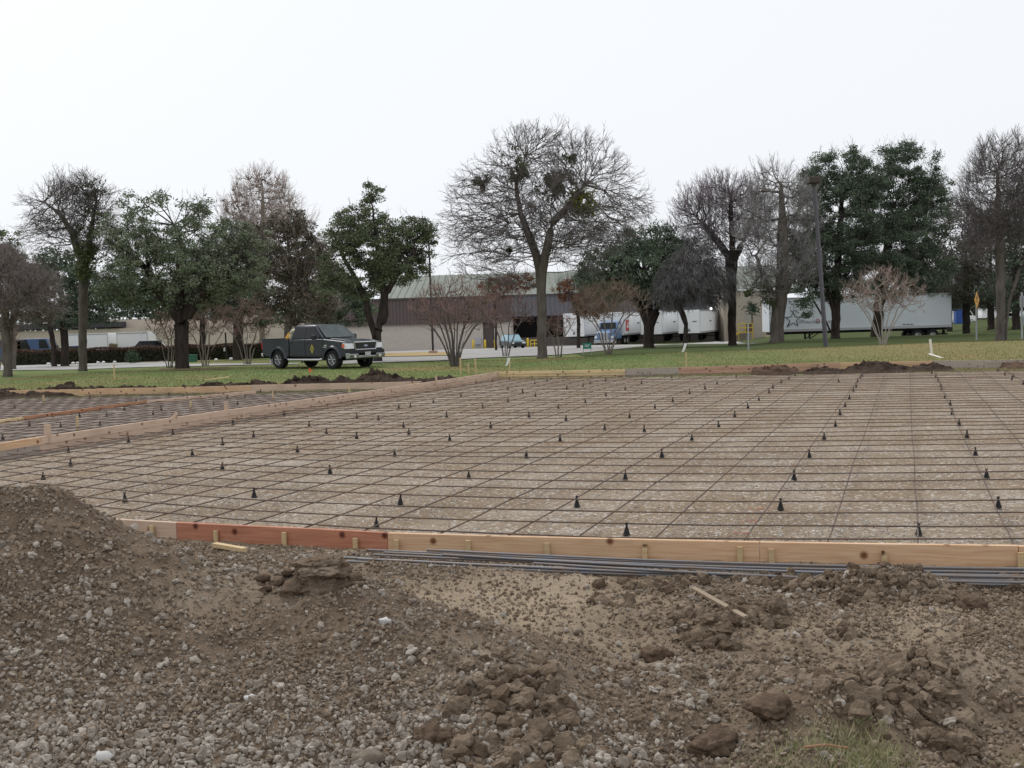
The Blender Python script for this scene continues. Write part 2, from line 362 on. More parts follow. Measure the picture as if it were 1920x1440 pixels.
def dirt_z(x, y):
    x = np.asarray(x, float); y = np.asarray(y, float)
    z = .015 + mound(x, y)
    flat = np.exp(-((x + .1) / 1.5) ** 2 - ((y - 7.1) / .9) ** 2)
    rough = .045 + .08 * smooth(6.6, 5.0, y) * smooth(-.8, .8, x) + .04 * smooth(1.0, 2.5, x)
    rough = rough * (1 - .55 * flat)
    z = z + rough * fbm(x, y, 1.7, 5, 31, .55) + .035 * np.maximum(fbm(x, y, 5.0, 3, 41), 0) ** 1.0 * (1 - .7 * flat) + .02 * fbm(x, y, 13, 4, 51, .6) + .03 * np.abs(fbm(x, y, 7, 4, 57, .6)) * (1 - .6 * flat)
    z = z + .15 * np.exp(-(((x - 2.25) / .35) ** 2 + ((y - 6.55) / .16) ** 2))      # small heap in front of the loose bars
    z = z + .16 * smooth(.3, 1.2, x) * np.exp(-((y - 4.55 + .1 * x) / .45) ** 2) * (1 + .8 * fbm(x, y, 2.2, 3, 61))
    d = yfront(x) - y
    z = z * smooth(.1, .75, d) + np.where(d < .75, .0 + .02 * fbm(x, y, 8, 3, 33), 0) * (1 - smooth(.1, .75, d)) + .0
    z = z + mound(x, y) * (1 - smooth(.1, .75, d)) * .9
    return np.where(d < -.03, -.12, z)
ax_ = axis(-16, 16, -4.6, 4.6, .017, 1.15); ay_ = axis(-14, 14, 2.9, 10.0, .017, 1.15)
def tan_mask(x, y):   # where the loader has scraped the soil down to the compacted tan layer
    a = np.exp(-((x + .15) / 1.1) ** 2 - ((y - 6.5) / 1.0) ** 2) + .8 * np.exp(-((x - 2.3) / 1.3) ** 2 - ((y - 5.75) / .45) ** 2) + .5 * smooth(.7, .2, yfront(x) - y)
    return np.clip((a + .45 * fbm(x, y, 2.2, 4, 111)) * smooth(.12, .03, mound(x, y)), 0, 1)
grid_sheet('dirt_ground', ax_, ay_, dirt_z, DIRT, rf=tan_mask)

# ------------------------------------------------------------------ stones (stuff) and clods
def ico(sub=1):
    bm = bmesh.new(); bmesh.ops.create_icosphere(bm, subdivisions=sub, radius=1); bm.verts.index_update()
    V = np.array([v.co[:] for v in bm.verts]); Fc = np.array([[v.index for v in f.verts] for f in bm.faces]); bm.free(); return V, Fc
IV, IF = ico(1); IV2, IF2 = ico(2)
def rotm(n):
    q = RNG.normal(size=(n, 4)); q /= np.linalg.norm(q, axis=1, keepdims=True); w_, x, y, z = q.T
    return np.stack([1 - 2 * (y * y + z * z), 2 * (x * y - z * w_), 2 * (x * z + y * w_), 2 * (x * y + z * w_), 1 - 2 * (x * x + z * z), 2 * (y * z - x * w_), 2 * (x * z - y * w_), 2 * (y * z + x * w_), 1 - 2 * (x * x + y * y)], -1).reshape(n, 3, 3)
def stones(name, xy, zf, size, m, rnd, label, cat, sink=.25, sv=(IV, IF), flat=(1, .8, .6)):
    n = len(xy); base = sv[0]
    V = np.repeat(base[None], n, 0) * (1 + RNG.uniform(-.28, .28, (n, len(base), 1)))
    V = V * (np.array(flat)[None, None] * (1 + RNG.uniform(-.2, .2, (n, 1, 3))))
    V = np.einsum('nvi,nij->nvj', V, rotm(n)) * size[:, None, None]
    c = np.stack([xy[:, 0], xy[:, 1], zf(xy[:, 0], xy[:, 1]) + size * (.6 - sink)], -1)
    V = V + c[:, None]
    Fc = (sv[1][None] + (np.arange(n) * len(base))[:, None, None]).reshape(-1, 3)
    o = np_mesh(name, V, Fc, m, rnd=np.repeat(rnd, len(base)))
    tag(o, label, cat, kind='stuff'); return o
def sample(n, x0, x1, y0, y1, dens):
    out = []
    tot = 0
    while tot < n:
        x = RNG.uniform(x0, x1, n); y = RNG.uniform(y0, y1, n); k = RNG.uniform(0, 1, n) < dens(x, y)
        out.append(np.stack([x[k], y[k]], -1)); tot += k.sum()
    return np.concatenate(out)[:n]
def dens_fg(x, y):
    mz = mound(x, y)
    d = .22 + .8 * smooth(.0, .3, fbm(x, y, 1.5, 3, 71))
    d = d * (.30 + .70 * smooth(.03, .15, mz)) + .9 * smooth(4.7, 3.7, y + .35 * x) * (x < .4) + .3 * smooth(.75, .9, mz)
    flat = np.exp(-((x + .1) / 1.6) ** 2 - ((y - 7.1) / 1.0) ** 2); d = d * (1 - .6 * flat)
    return np.where((np.abs(x) < .53 * y + .9) & (y < yfront(x) - .12), np.clip(d, 0, 1), 0)
xy = sample(47000, -5.5, 5.5, 3.1, 9.6, dens_fg)
sz = .0045 + .011 * RNG.uniform(0, 1, len(xy)) ** 2.6; sz *= .9 + .5 * smooth(4.8, 3.4, xy[:, 1])
stones('gravel_stones', xy, dirt_z, sz, STONE, np.clip(RNG.uniform(0, 1, len(xy)) ** 2.2 + .35 * smooth(4.8, 3.8, xy[:, 1]) * (xy[:, 0] < .3), 0, 1), 'small grey and tan stones scattered over the foreground dirt and heap', 'gravel')
xy = sample(3200, -5, 5, 3.1, 9.4, lambda x, y: np.clip(dens_fg(x, y) + 1.2 * np.exp(-((x + 1.45) / .3) ** 2 - ((y - 5.75) / .3) ** 2), 0, 1) * (.25 + .9 * np.exp(-((x + 1.45) / .3) ** 2 - ((y - 5.75) / .3) ** 2) + .75 * smooth(.1, .3, fbm(x, y, 1.1, 2, 77) + .45 * smooth(4.6, 3.5, y))))
sz = .014 + .013 * RNG.uniform(0, 1, len(xy)) ** 1.8
stones('pebbles', xy, dirt_z, sz, STONE, RNG.uniform(.1, 1, len(xy)), 'larger pale pebbles lying thick at the foot of the heap', 'pebbles', sv=(IV2, IF2))
xy = sample(100000, -5.5, 5.5, 3.1, 9.8, lambda x, y: (1 - .75 * np.exp(-((x + .1) / 1.0) ** 2 - ((y - 6.7) / .8) ** 2)) * np.where((np.abs(x) < .53 * y + .9) & (y < yfront(x) - .05), .3 + .7 * smooth(-.1, .3, fbm(x, y, 2, 3, 91)), 0))
sz = .004 + .014 * RNG.uniform(0, 1, len(xy)) ** 3
stones('dirt_crumbs', xy, dirt_z, sz, M('crumb', (.15, .11, .078), (.12, .088, .06), 20, 1, spec=.05, rnd=(.29, .23, .175)), RNG.uniform(0, 1, len(xy)), 'brown crumbs of loose soil covering the foreground', 'soil')
xy = sample(2600, -.3, 4.2, 3.3, 6.9, lambda x, y: np.where(np.abs(x) < .53 * y + .3, smooth(.12, .40, fbm(x, y, 1.4, 3, 95) + .42 * np.exp(-((y - 4.65 + .08 * x) / .5) ** 2) * smooth(.5, 1.3, x)), 0))
sz = .010 + .042 * RNG.uniform(0, 1, len(xy)) ** 3.2
stones('soil_lumps', xy, dirt_z, sz, M('lump_soil', (.14, .10, .07), (.10, .072, .05), 14, 1, .02, 60, 8, spec=.05, rnd=(.24, .185, .135)), RNG.uniform(0, 1, len(xy)), 'dark lumps of moist soil strewn over the right foreground', 'soil lumps', sink=.35, sv=(IV2, IF2), flat=(1, .85, .65))
# stones of the gravel pad
xy = sample(22000, -6, 6, 7.1, 15, lambda x, y: np.where((y > yfront(x) + .06) & (np.abs(x) < .5 * y + .3), np.clip(.25 + smooth(0, .3, fbm(x, y, 1.2, 3, 99)), 0, 1) * np.exp(-(y - 7) / 5), 0))
sz = .004 + .007 * RNG.uniform(0, 1, len(xy)) ** 2
stones('pad_gravel', xy, lambda x, y: .012 * fbm(x, y, .9, 4, 9) - .008, sz, M('pad_stone', (.30, .255, .21), rough=.9, rnd=(.55, .53, .50), spec=.15), RNG.uniform(0, 1, len(xy)) ** 1.5, 'loose pale gravel on the levelled pad beneath the reinforcing bars', 'gravel')

def blob(name, c, r, m, seed, label, cat, group=None, sub=4, amp=.35, fq=2.2, parent=None, rz=0):
    V, Fc = ico(sub); x, y, z = V.T
    n = (fbm(x * fq + seed, y * fq, 1, 5, seed, .62) + fbm(y * fq + seed, z * fq, 1, 5, seed + 7, .62) + fbm(z * fq, x * fq + seed, 1, 5, seed + 13, .62)) * .75
    V = V * (1 + amp * n)[:, None] * np.array(r)[None]
    V = V[:, :] @ np.array(Matrix.Rotation(-rz, 3, 'Z'))
    o = np_mesh(name, V, Fc, m, smooth_=True, parent=parent, local=False); o.location = c
    tag(o, label, cat, group); return o
def on_dirt(px, py, it=6):
    z = 0
    for _ in range(it): p = G(px, py, z); z = z * .3 + .7 * float(dirt_z(np.array([p.x]), np.array([p.y]))[0])
    return G(px, py, z)
c = P(597, 1104, 5.28); blob('soil_clod', c, (.16, .14, .10), M('big_clod', (.165, .12, .085), (.12, .088, .062), 9, 1, .025, 45, 9, spec=.05, c3=(.24, .19, .145), s3=4), 3, 'largest dark brown clod of earth jutting from the right shoulder of the heap', 'clod', amp=.5, fq=1.7, rz=.4, sub=5)
c = P(600, 1064, 5.3); blob('soil_clod', c, (.14, .12, .055), DIRT, 5, 'gravelly brown clod lying on top of the biggest clod', 'clod', amp=.5, sub=5)
c = P(679, 1117, 5.7); blob('soil_clod', c, (.06, .05, .05), CLOD, 8, 'small rounded clod just right of the biggest clod', 'clod', amp=.35)
for k, (dx, dy, dz, q) in enumerate([(-.20, .03, .03, .03), (-.24, -.04, .0, .022), (.17, .02, -.05, .035), (-.16, .08, .06, .026), (.2, -.05, -.08, .025), (-.28, .06, .01, .028), (.05, -.1, -.1, .03), (-.08, -.08, -.1, .035)]):
    e = P(597, 1104, 5.28); e = Vector((e.x + dx, e.y + dy, 0)); e.z = float(dirt_z(np.array([e.x]), np.array([e.y]))[0]) + q * .5
    blob('soil_clod', e, (q * 1.2, q, q * .8), CLOD if k % 2 else DIRT, 70 + k, 'crumbled lump of soil lying against the foot of the biggest clod', 'clod', 'crumbled lumps around the biggest clod', sub=3, amp=.5)
for k, (px, py, r, lb) in enumerate([(55, 985, .11, 'brown clod near the left edge high on the heap'), (735, 1190, .07, 'dark clod at the right foot of the heap by a white stone'),
        (1640, 1092, .10, 'dark clod beside the loose bars under the tan board'), (810, 1385, .08, 'rounded brown clod low in the middle foreground'),
        (1225, 1232, .09, 'dark clod in the middle of the rough ground'), (1545, 1290, .10, 'dark clod left of the big one at right'), (1875, 1330, .13, 'big dark clod at the right edge of the foreground'),
        (1340, 1400, .10, 'dark wet clod at the bottom right of centre'), (1820, 1135, .10, 'flat dark clod by the right edge below the loose bars'), (1445, 1330, .08, 'brown clod among stones right of centre')]):
    p = on_dirt(px, py); blob('soil_clod', p + Vector((0, 0, .005)), (r, r * .8, r * .55), CLOD, 20 + k, lb, 'clod', amp=.5, rz=k)
for k, (px, py, r, lb) in enumerate([(722, 1168, .026, 'white stone on the right foot of the heap'), (1085, 1188, .03, 'bluish grey rounded stone in the middle of the rough ground'), (1255, 1362, .0, ''), (1587, 1280, .022, 'white angular stone in the rough ground at right'),
        (470, 1312, .026, 'pale angular stone low on the heap'), (195, 1423, .032, 'white stone at the bottom left corner'), (1500, 1187, .03, 'smooth blue grey stone on the right ground'), (690, 1432, .055, 'large grey stone at the bottom edge')]):
    if r: p = on_dirt(px, py); blob('stone', p + Vector((0, 0, r * .3)), (r, r * .8, r * .65), M('pale_stone', (.55, .54, .52), rough=.8) if k != 1 and k < 6 else STONE, 50 + k, lb, 'stone', sub=2, amp=.5)

# ------------------------------------------------------------------ boards and stakes
def board(name, a, b, h, th, m, label, group=None, cat='board', segs=10, sag=.004, parent=None):
    """board standing on edge; a, b are world points of the TOP front edge"""
    a = Vector(a); b = Vector(b); L = (b - a).length; d = (b - a).normalized(); rz = math.atan2(d.y, d.x)
    bm = bmesh.new(); bmesh.ops.create_cube(bm, size=1, matrix=Matrix.Diagonal((L - .004, th, h, 1)))
    bmesh.ops.bevel(bm, geom=bm.edges[:], offset=.003, segments=1, affect='EDGES')
    for i in range(1, segs):
        bmesh.ops.bisect_plane(bm, geom=bm.verts[:] + bm.edges[:] + bm.faces[:], plane_co=(-L / 2 + L * i / segs, 0, 0), plane_no=(1, 0, 0))
    ph = random.uniform(0, 6)
    for v in bm.verts:
        v.co.y += sag * math.sin(v.co.x * 1.3 + ph); v.co.z += sag * .6 * math.sin(v.co.x * .9 + ph * 2) + h * 0
    me = bpy.data.meshes.new(name); bm.to_mesh(me); bm.free()
    o = link(name, me, m, parent); off = Vector(parent.location) if parent is not None else Vector((0, 0, 0))
    o.matrix_basis = Matrix.Translation((a + b) / 2 + Vector((0, 0, -h / 2)) - off) @ Matrix.Rotation(rz, 4, 'Z') @ Matrix.Rotation(-math.asin(d.z), 4, 'Y') @ Matrix.Translation((0, th / 2, 0))
    tag(o, label, cat, group); return o
def stake(base, h, w_, m, label, group, lean=(0, 0), rz=0, cat='stake', point=False, name='wooden_stake'):
    s = MB(); t = w_ * .55
    s.box((0, 0, h / 2 - .03), (w_, t, h + .06), bev=.0015)
    o = s.build(name, m); o.location = base; o.rotation_euler = (lean[0], lean[1], rz); tag(o, label, cat, group); return o
def fpt(px):
    py = np.interp(px, [p[0] for p in FP], [p[1] for p in FP]); return G(px, py, .14)
FT = .038
def lerp_front(px): return fpt(px)
fb = [(60, 330, W_PINK, 'pale end piece of the near form board running under the dirt heap'), (330, 726, W_RED, 'long reddish near form board beside the heap'),
      (726, 1424, W_TAN, 'pale knotty near form board in the middle of the front edge'), (1424, 1910, W_TAN, 'tan near form board with a large round knot at right'), (1910, 2260, W_TAN, 'near form board starting at the right edge of the picture')]
FP.insert(0, (60, 965.5)); FP.append((2260, 1029))
for a, b, m, lb in fb:
    n = 1; pa, pb = fpt(a), fpt(b)
    o = board('form_board', pa, pb, .145, FT, m, lb, 'boards of the near formwork', segs=16, sag=.002)
    # follow the gentle bow of the board line
    inv = o.matrix_basis.inverted()
    for v in o.data.vertices:
        L = (pb - pa).length; t = min(max(v.co.x / L + .5, 0), 1); q = fpt(a + (b - a) * t)
        for _ in range(3):
            l = inv @ q; t2 = t + (v.co.x - l.x) / L; q = fpt(a + (b - a) * t2); t = t2
        l = inv @ q; v.co.y += l.y + FT / 2; v.co.z += l.z - .0725
st = [(288, 986, .13), (407, 995, .14), (535, 998, .17), (669, 1009, .13), (745, 1012, .11), (880, 1013, .11), (1027, 1018, .10), (1209, 1021, .12), (1387, 1025, .12), (1447, 1029, .11), (1657, 1033, .12), (1912, 1036, .12)]
for i, (px, py, h) in enumerate(st):
    q = fpt(px); dd = (fpt(px + 20) - fpt(px - 20)).normalized(); n = Vector((dd.y, -dd.x, 0))
    p = q + n * (.024); d = ray(px, py); z = CAMZ + d.z * (p.y / d.y)
    stake((p.x, p.y, z - h), h, .036, W_STAKE, 'short wooden stake, %s from the left against the near formwork' % ordn(i), 'stakes holding the near formwork', lean=(random.uniform(-.02, .02), random.uniform(-.05, .05)), rz=math.atan2(dd.y, dd.x) + random.uniform(-.1, .1))
# rear formwork (right of the corner): lower plank and a ledge plank on top of it
def rtop(px): # top edge of rear form
    return G(px, np.interp(px, [925, 935, 1172, 1272, 1575, 1750, 1845, 1920, 2200], [697.5, 697, 692, 688.5, 680, 676.5, 675.5, 673.5, 668]), .23)
rb = [(935, 1172, W_YEL, 'yellowish rear form board next to the corner'), (1172, 1272, W_GREY, 'short grey plywood rear form panel between the yellow and pink boards'), (1272, 1575, W_ROSE, 'pink rear form board with a ledge in front of the grass'),
      (1575, 1750, W_TAN, 'pale tan rear form board below the dark soil heap'), (1750, 1845, W_GREY, 'smooth grey rear form panel near the right edge'), (1845, 2180, W_GREY, 'weathered pinkish grey rear form board at the right edge')]
for a, b, m, lb in rb:
    pa, pb = rtop(a), rtop(b); dz = Vector((0, 0, -.09)); plain = m is W_GREY and a != 1845
    t = empty('form_board', ((pa.x + pb.x) / 2, (pa.y + pb.y) / 2, 0), lb, 'board', 'boards of the rear formwork')
    dd = (pb - pa).normalized(); n = Vector((-dd.y, dd.x, 0))
    if plain:
        pieces = [('panel', pa, pb, .235, .03)]
    else:
        pieces = [('lower_plank', pa + dz * 1.08 + n * .012, pb + dz * 1.08 + n * .012, .15, .038), ('upper_plank', pa - n * .006, pb - n * .006, .088, .045)]
    for nm, qa, qb, h, th in pieces:
        board(nm, qa, qb, h, th, m, None, cat=None, segs=4, sag=.004, parent=t)
def ltop(px):
    return G(px, np.interp(px, [-400, 0, 77, 423, 656, 820, 935], [893, 829.5, 819, 769, 738, 714.5, 697]), .23)
lb_ = [(-400, 76, W_GREY, W_TAN, 'left end board of the long side formwork, tan above and grey below'), (76, 430, W_PINK, W_PINK, 'pink side form board at left with a grey upright on its top'), (430, 655, W_PINK, W_PINK, 'side form board left of the middle with red paint marks'), (655, 935, W_PINK, W_PINK, 'farthest board of the side formwork reaching the rear corner')]
for a, b, m, m2, lb in lb_:
    pa, pb = ltop(a), ltop(b); dd = (pb - pa).normalized(); n = Vector((-dd.y, dd.x, 0))
    t = empty('form_board', ((pa.x + pb.x) / 2, (pa.y + pb.y) / 2, 0), lb, 'board', 'boards of the long side formwork')
    for nm, qa, qb, h, th, mm in [('lower_plank', pa + Vector((0, 0, -.118)) + n * .012, pb + Vector((0, 0, -.118)) + n * .012, .14, .038, m), ('upper_plank', pa - n * .006, pb - n * .006, .108, .045, m2)]:
        board(nm, qa, qb, h, th, mm, None, cat=None, segs=6, parent=t)
# far-left formwork
def fltop(px): return G(px, np.interp(px, [-300, 0, 365, 730, 800], [739, 733, 725, 716, 714.5]), .20)
for a, b, lb in [(-300, 180, 'left board of the far left rear formwork below the grass'), (180, 470, 'middle board of the far left rear formwork below the grass'), (470, 790, 'right board of the far left rear formwork ending by the dark heap')]:
    board('form_board', fltop(a), fltop(b), .20, .05, W_TAN if a < 470 else W_PINK, lb, 'boards of the far left rear formwork', segs=6, sag=.012)
def dgtop(px): return G(px, np.interp(px, [-200, 0, 100, 260, 420, 500], [812, 784, 771, 750, 735, 729]), .15)
for a, b, m, lb in [(-200, 45, W_YEL, 'yellow end of the diagonal divider board at the left edge'), (45, 275, wood('rusty_fir', (.46, .24, .14), (.32, .15, .08)), 'orange red diagonal divider board between the two small pads'), (275, 480, W_PINK, 'pale far part of the diagonal divider board')]:
    board('divider_board', dgtop(a) - Vector((0, 0, .03)), dgtop(b) - Vector((0, 0, .03)), .08, .04, m, lb, 'diagonal divider boards', segs=6, sag=.008)
# stakes in the smaller pads, on the form and on the grass
ss = [(82, 757, 741, .045, 'pale stake in the far strip of the small pad, leftmost'), (145, 806, 781, .04, 'pale stake standing in the small pad left of the side formwork, nearest one'), (357, 769, 752, .035, 'pale stake in the small pad, middle one'),
      (512, 750, 733, .035, 'pale stake in the small pad near its far end'), (655, 741, 725, .04, 'pale stake by the far part of the side formwork')]
for px, pb, pt, ww, lb in ss:
    b = G(px, pb); h = (pb - pt) * b.y / F; stake(b, h, ww, W_STAKE, lb, 'stakes in the small pads', lean=(0, random.uniform(-.08, .08)))
for px, pb, pt, ww, lb in [(87, 820, 799, .09, 'grey upright block nailed on the side formwork at left'), (423, 769, 753, .07, 'pinkish upright block on the side formwork, middle one'), (818, 716, 706, .05, 'small upright block on the side formwork near the corner')]:
    b = ltop(px); b.y += .05; h = (pb - pt) * b.y / F + .05; stake((b.x, b.y, .23 - .05), h, ww, W_PINK, lb, 'blocks on the side formwork')
b = ltop(324); stake((b.x - .05, b.y + .04, .18), .17, .05, W_PINK, 'tilted block on top of the side formwork right of the nearest stake', 'blocks on the side formwork', lean=(0, .7))
def gstake(px, pb, pt, ww, lb, m=W_STAKE, lean=0, D=None):
    b = GT(px, pb); h = (pb - pt) * b.y / F; return stake(b, h, ww, m, lb, 'survey stakes on the grass', lean=(0, lean)), b, h
gstake(215, 713, 683, .05, 'thin survey stake on the grass left of the big oak')
gstake(864, 702, 671, .055, 'tall survey stake in front of the crape myrtle, leftmost of three')
gstake(879, 703, 681, .05, 'shortest survey stake in the row of three by the crape myrtle')
gstake(892, 702, 670, .05, 'survey stake by the crape myrtle, rightmost of three')
def ribbon(p, h, lb, flip=1):
    s = MB(); pts = []
    for i in range(9):
        t = i / 8; pts.append((p.x + flip * (.02 + .1 * t ** 1.5), p.y - .04, p.z + h - t * h * .55))
    for i in range(8):
        wd = .05 * (1 - .3 * i / 8); a, b = pts[i], pts[i + 1]
        s.quad((a[0] - wd, a[1], a[2]), (a[0] + wd, a[1] + .02, a[2]), (b[0] + wd, b[1] + .02, b[2]), (b[0] - wd, b[1], b[2]))
    o = s.build('ribbon', WHITE); so = o.modifiers.new('s', 'SOLIDIFY'); so.thickness = .004; return o
for px, pb, pt, lb, fl in [(956, 698, 671, 'survey stake with a white ribbon behind the yellow form board', -1), (1287, 690, 660, 'survey stake topped with a white ribbon behind the pink form board', -1)]:
    o, b, h = gstake(px, pb, pt, .05, lb); r = ribbon(b + Vector((0, 0, .0 if px < 1000 else h * .55)), h, '', fl)
    r.parent = o; r.matrix_parent_inverse = (Matrix.Translation(o.location)).inverted()
b = GT(1748, 668); stake(b, .62, .075, M('white_lath', (.75, .72, .64), rough=.7), 'white lath standing by the right soil heap', 'white laths by the right soil heap', lean=(0, -.12))
a = P(1742, 664, b.y - .6); b2 = P(1782, 676, b.y - 1.4)
s = MB(); s.tube([a, b2], .035, 4); o = s.build('wooden_lath', MATS['white_lath']); tag(o, 'white lath leaning down from the right soil heap', 'lath', 'white laths by the right soil heap')
a = G(402, 1026, .03); b2 = G(459, 1036, .03)
s = MB(); L = (b2 - a).length; s.box((0, 0, 0), (L, .05, .032), bev=.002); o = s.build('wood_offcut', W_STAKE); o.location = (a + b2) / 2 + Vector((0, 0, .02)); o.rotation_euler = (0, 0, math.atan2((b2 - a).y, (b2 - a).x)); tag(o, 'pale offcut of wood lying below the second stake', 'offcut')
a = on_dirt(1300, 1112) + Vector((0, 0, .03)); b2 = on_dirt(1398, 1168) + Vector((0, 0, .03))
s = MB(); L = (b2 - a).length; s.box((0, 0, 0), (L, .03, .018), bev=.002); o = s.build('wood_strip', wood('dusty_wood', (.32, .25, .18), (.23, .17, .12))); d = (b2 - a).normalized(); o.location = (a + b2) / 2; o.rotation_euler = (0.15, -math.asin(d.z), math.atan2(d.y, d.x)); tag(o, 'dusty wooden strip half buried in the rough dirt', 'wood strip')
a = on_dirt(1508, 1416) + Vector((0, 0, .03)); b2 = on_dirt(1590, 1420) + Vector((0, 0, .035))
s = MB(); s.tube([a, (a + b2) / 2 + Vector((0, 0, .01)), b2], .004, 6); o = s.build('orange_twig', M('orange_stick', (.34, .18, .10), rough=.7)); tag(o, 'thin orange brown stick lying by the grass at the bottom', 'stick')
a = GT(402, 713); s = MB(); s.box((0, 0, .05), (1.0, .12, .03), rz=.1, ry=-.1, bev=.004); o = s.build('wood_offcut', W_YEL); o.location = a; tag(o, 'pale yellow offcut on the dug soil left of the truck', 'offcut')
# ------------------------------------------------------------------ reinforcing mats
VPX, VPY = 1700.0, 583.0
def crossy(x, y13):
    t = (y13 - 700) / (985.7 - 700)
    near = np.interp(x, [-300, 0, 300, 600, 1000, 1300, 1600, 1920, 2100], [-108, -68.5, -42, -21.5, -6, 0, .6, -.8, -3]); far = -.016 * (x - 1300)
    return y13 + near * t + far * (1 - t)
def long_pts(x10, z):
    pts = []
    for y in [1040, 1010, 970, 930, 890, 850, 810, 770, 740, 720, 705, 698, 693]:
        x = VPX + (x10 - VPX) * (y - VPY) / (1010 - VPY); pts.append(G(x, y, z))
    return pts
def clip_poly(pts, ok, n=12):
    out = []
    fine = []
    for a, b in zip(pts[:-1], pts[1:]):
        for i in range(n): fine.append(a.lerp(b, i / n))
    fine.append(pts[-1]); fine = [p for p in fine if ok(p)]
    if len(fine) < 2: return None
    step = max(1, len(fine) // 10); r = fine[::step]
    if r[-1] is not fine[-1]: r.append(fine[-1])
    return r
LA, LB = ltop(0), ltop(935)
def xleft(y): return np.interp(y, [ltop(-400).y, LA.y, ltop(423).y, LB.y], [ltop(-400).x, LA.x, ltop(423).x, LB.x])
def in_main(p): return p.y > yfront(p.x) + .05 and p.y < yback(p.x) - .06 and p.x > xleft(p.y) + .06
mat_e = empty('rebar_mat', (0, 18, 0), 'big mat of crossed reinforcing bars covering the main gravel pad', 'rebar mat')
def bar(pts, r, parent, m=REBAR, name='rebar', jit=.006):
    q = [p + Vector((0, 0, random.uniform(-jit, jit))) for p in pts]
    V, Fc = polytube(q, r, 6); s = MB(); s.add(V, Fc); return s.build(name, m, parent, world=True, smooth_=True)
inv0 = 1 / 390.7; y13s = [1010.5] + [595 + 1 / (inv0 + .000172 * i) for i in range(0, 41)]
for y in y13s:
    y += random.uniform(-1, 1) * (y - 600) / 400
    ph = random.uniform(0, 6)
    pts = [G(x, crossy(x, y) + .9 * math.sin(x / 260 + ph) * (y - 600) / 400, .078) for x in np.linspace(-300, 2080, 18)]
    c = clip_poly(pts, in_main)
    if c: bar(c, .0066, mat_e)
xs10 = [143, 257, 378, 513, 647, 805, 944, 1078, 1226, 1397, 1552.5, 1720.6, 1893.5]
xs10 = [143 - 108 * k for k in range(10, 0, -1)] + xs10 + [1893.5 + 172 * k for k in range(1, 7)]
for x in xs10:
    pts = long_pts(x, .062); c = clip_poly(pts, in_main)
    if c: bar([p + Vector((random.uniform(-.01, .01), 0, 0)) for p in c], .0066, mat_e)
# the two smaller pads at left: same spacing, world lattice parallel to the side formwork
mat2 = empty('rebar_mat', (-8, 24, 0), 'smaller mat of reinforcing bars left of the side formwork', 'rebar mat')
mat3 = empty('rebar_mat', (-12, 26, 0), 'far left mat of reinforcing bars beyond the orange divider board', 'rebar mat')
dl = (LB - LA).normalized(); nl = Vector((-dl.y, dl.x, 0))
DA, DB = dgtop(-200), dgtop(480)
def xdiv(y): return DA.x + (DB.x - DA.x) * (y - DA.y) / (DB.y - DA.y)
def in2(p): return p.x < xleft(p.y) - .12 and p.x > xdiv(p.y) + .08 and p.y < yback(p.x) - .1 and p.y > 9
def in3(p): return p.x < xdiv(p.y) - .08 and p.y < yback(p.x) - .1 and p.x > -19 and p.y > 14
for i in range(1, 26):
    o_ = LA + nl * (.35 + i * .42); line = [o_ + dl * t - Vector((0, 0, o_.z - .06)) for t in np.linspace(-8, 22, 12)]
    for e, ok in ((mat2, in2), (mat3, in3)):
        c = clip_poly(line, ok, 20)
        if c and (c[-1] - c[0]).length > .6: bar(c, .007, e)
for j in range(0, 44):
    o_ = LA + dl * (-5 + j * .5); line = [o_ + nl * t - Vector((0, 0, o_.z - .075)) for t in np.linspace(-2, 16, 12)]
    for e, ok in ((mat2, in2), (mat3, in3)):
        c = clip_poly(line, ok, 20)
        if c and (c[-1] - c[0]).length > .6: bar(c, .007, e)
# rebar chairs
def chair_mesh():
    s = MB(); r0, r1, h = .021, .006, .082
    for k in range(1):
        n = 12; V = []
        for (r, z) in ((.030, 0), (.030, .004), (.027, .006), (.0185, .035), (.0105, .062), (.006, .080)):
            V += [(r * math.cos(2 * math.pi * i / n), r * math.sin(2 * math.pi * i / n), z) for i in range(n)]
        Fc = [(a * n + i, a * n + (i + 1) % n, (a + 1) * n + (i + 1) % n, (a + 1) * n + i) for a in range(5) for i in range(n)] + [tuple(range(n))]
        s.add(V, Fc)
    for sg in (-1, 1): s.box((sg * .008, 0, .086), (.004, .012, .02), ry=sg * .25)
    return s.build('rebar_chair', BLACKP, smooth_=False)
ch0 = chair_mesh(); CHL = 'small black plastic cone chair standing on the gravel under the bars'
def from_crop(o, s, pts): return [(o[0] + x / s, o[1] + y / s) for x, y in pts]
cp = from_crop((600, 660), 2.743, [(33, 420), (190, 340), (300, 350), (188, 445), (430, 388), (405, 292), (465, 283), (583, 262), (457, 425), (650, 335), (667, 455), (385, 535), (837, 290), (725, 230), (967, 257), (1043, 210), (1108, 228), (966, 193), (878, 390), (1075, 335), (1061, 545), (1225, 290), (1365, 262), (1270, 192), (1470, 228), (1105, 165), (1168, 150), (1352, 178), (1390, 165), (1570, 195), (1592, 340), (1465, 402), (1668, 410), (1235, 460), (1570, 655), (52, 625), (765, 650), (235, 250), (886, 152), (803, 165), (975, 145), (1468, 152), (1290, 128), (1653, 165), (1265, 352)])
cp += from_crop((0, 660), 2.743, [(364, 588), (352, 520), (662, 465), (990, 535), (1146, 478), (890, 425), (1197, 377), (1304, 437), (1463, 330), (1590, 382), (1530, 515), (1143, 605), (223, 655)])
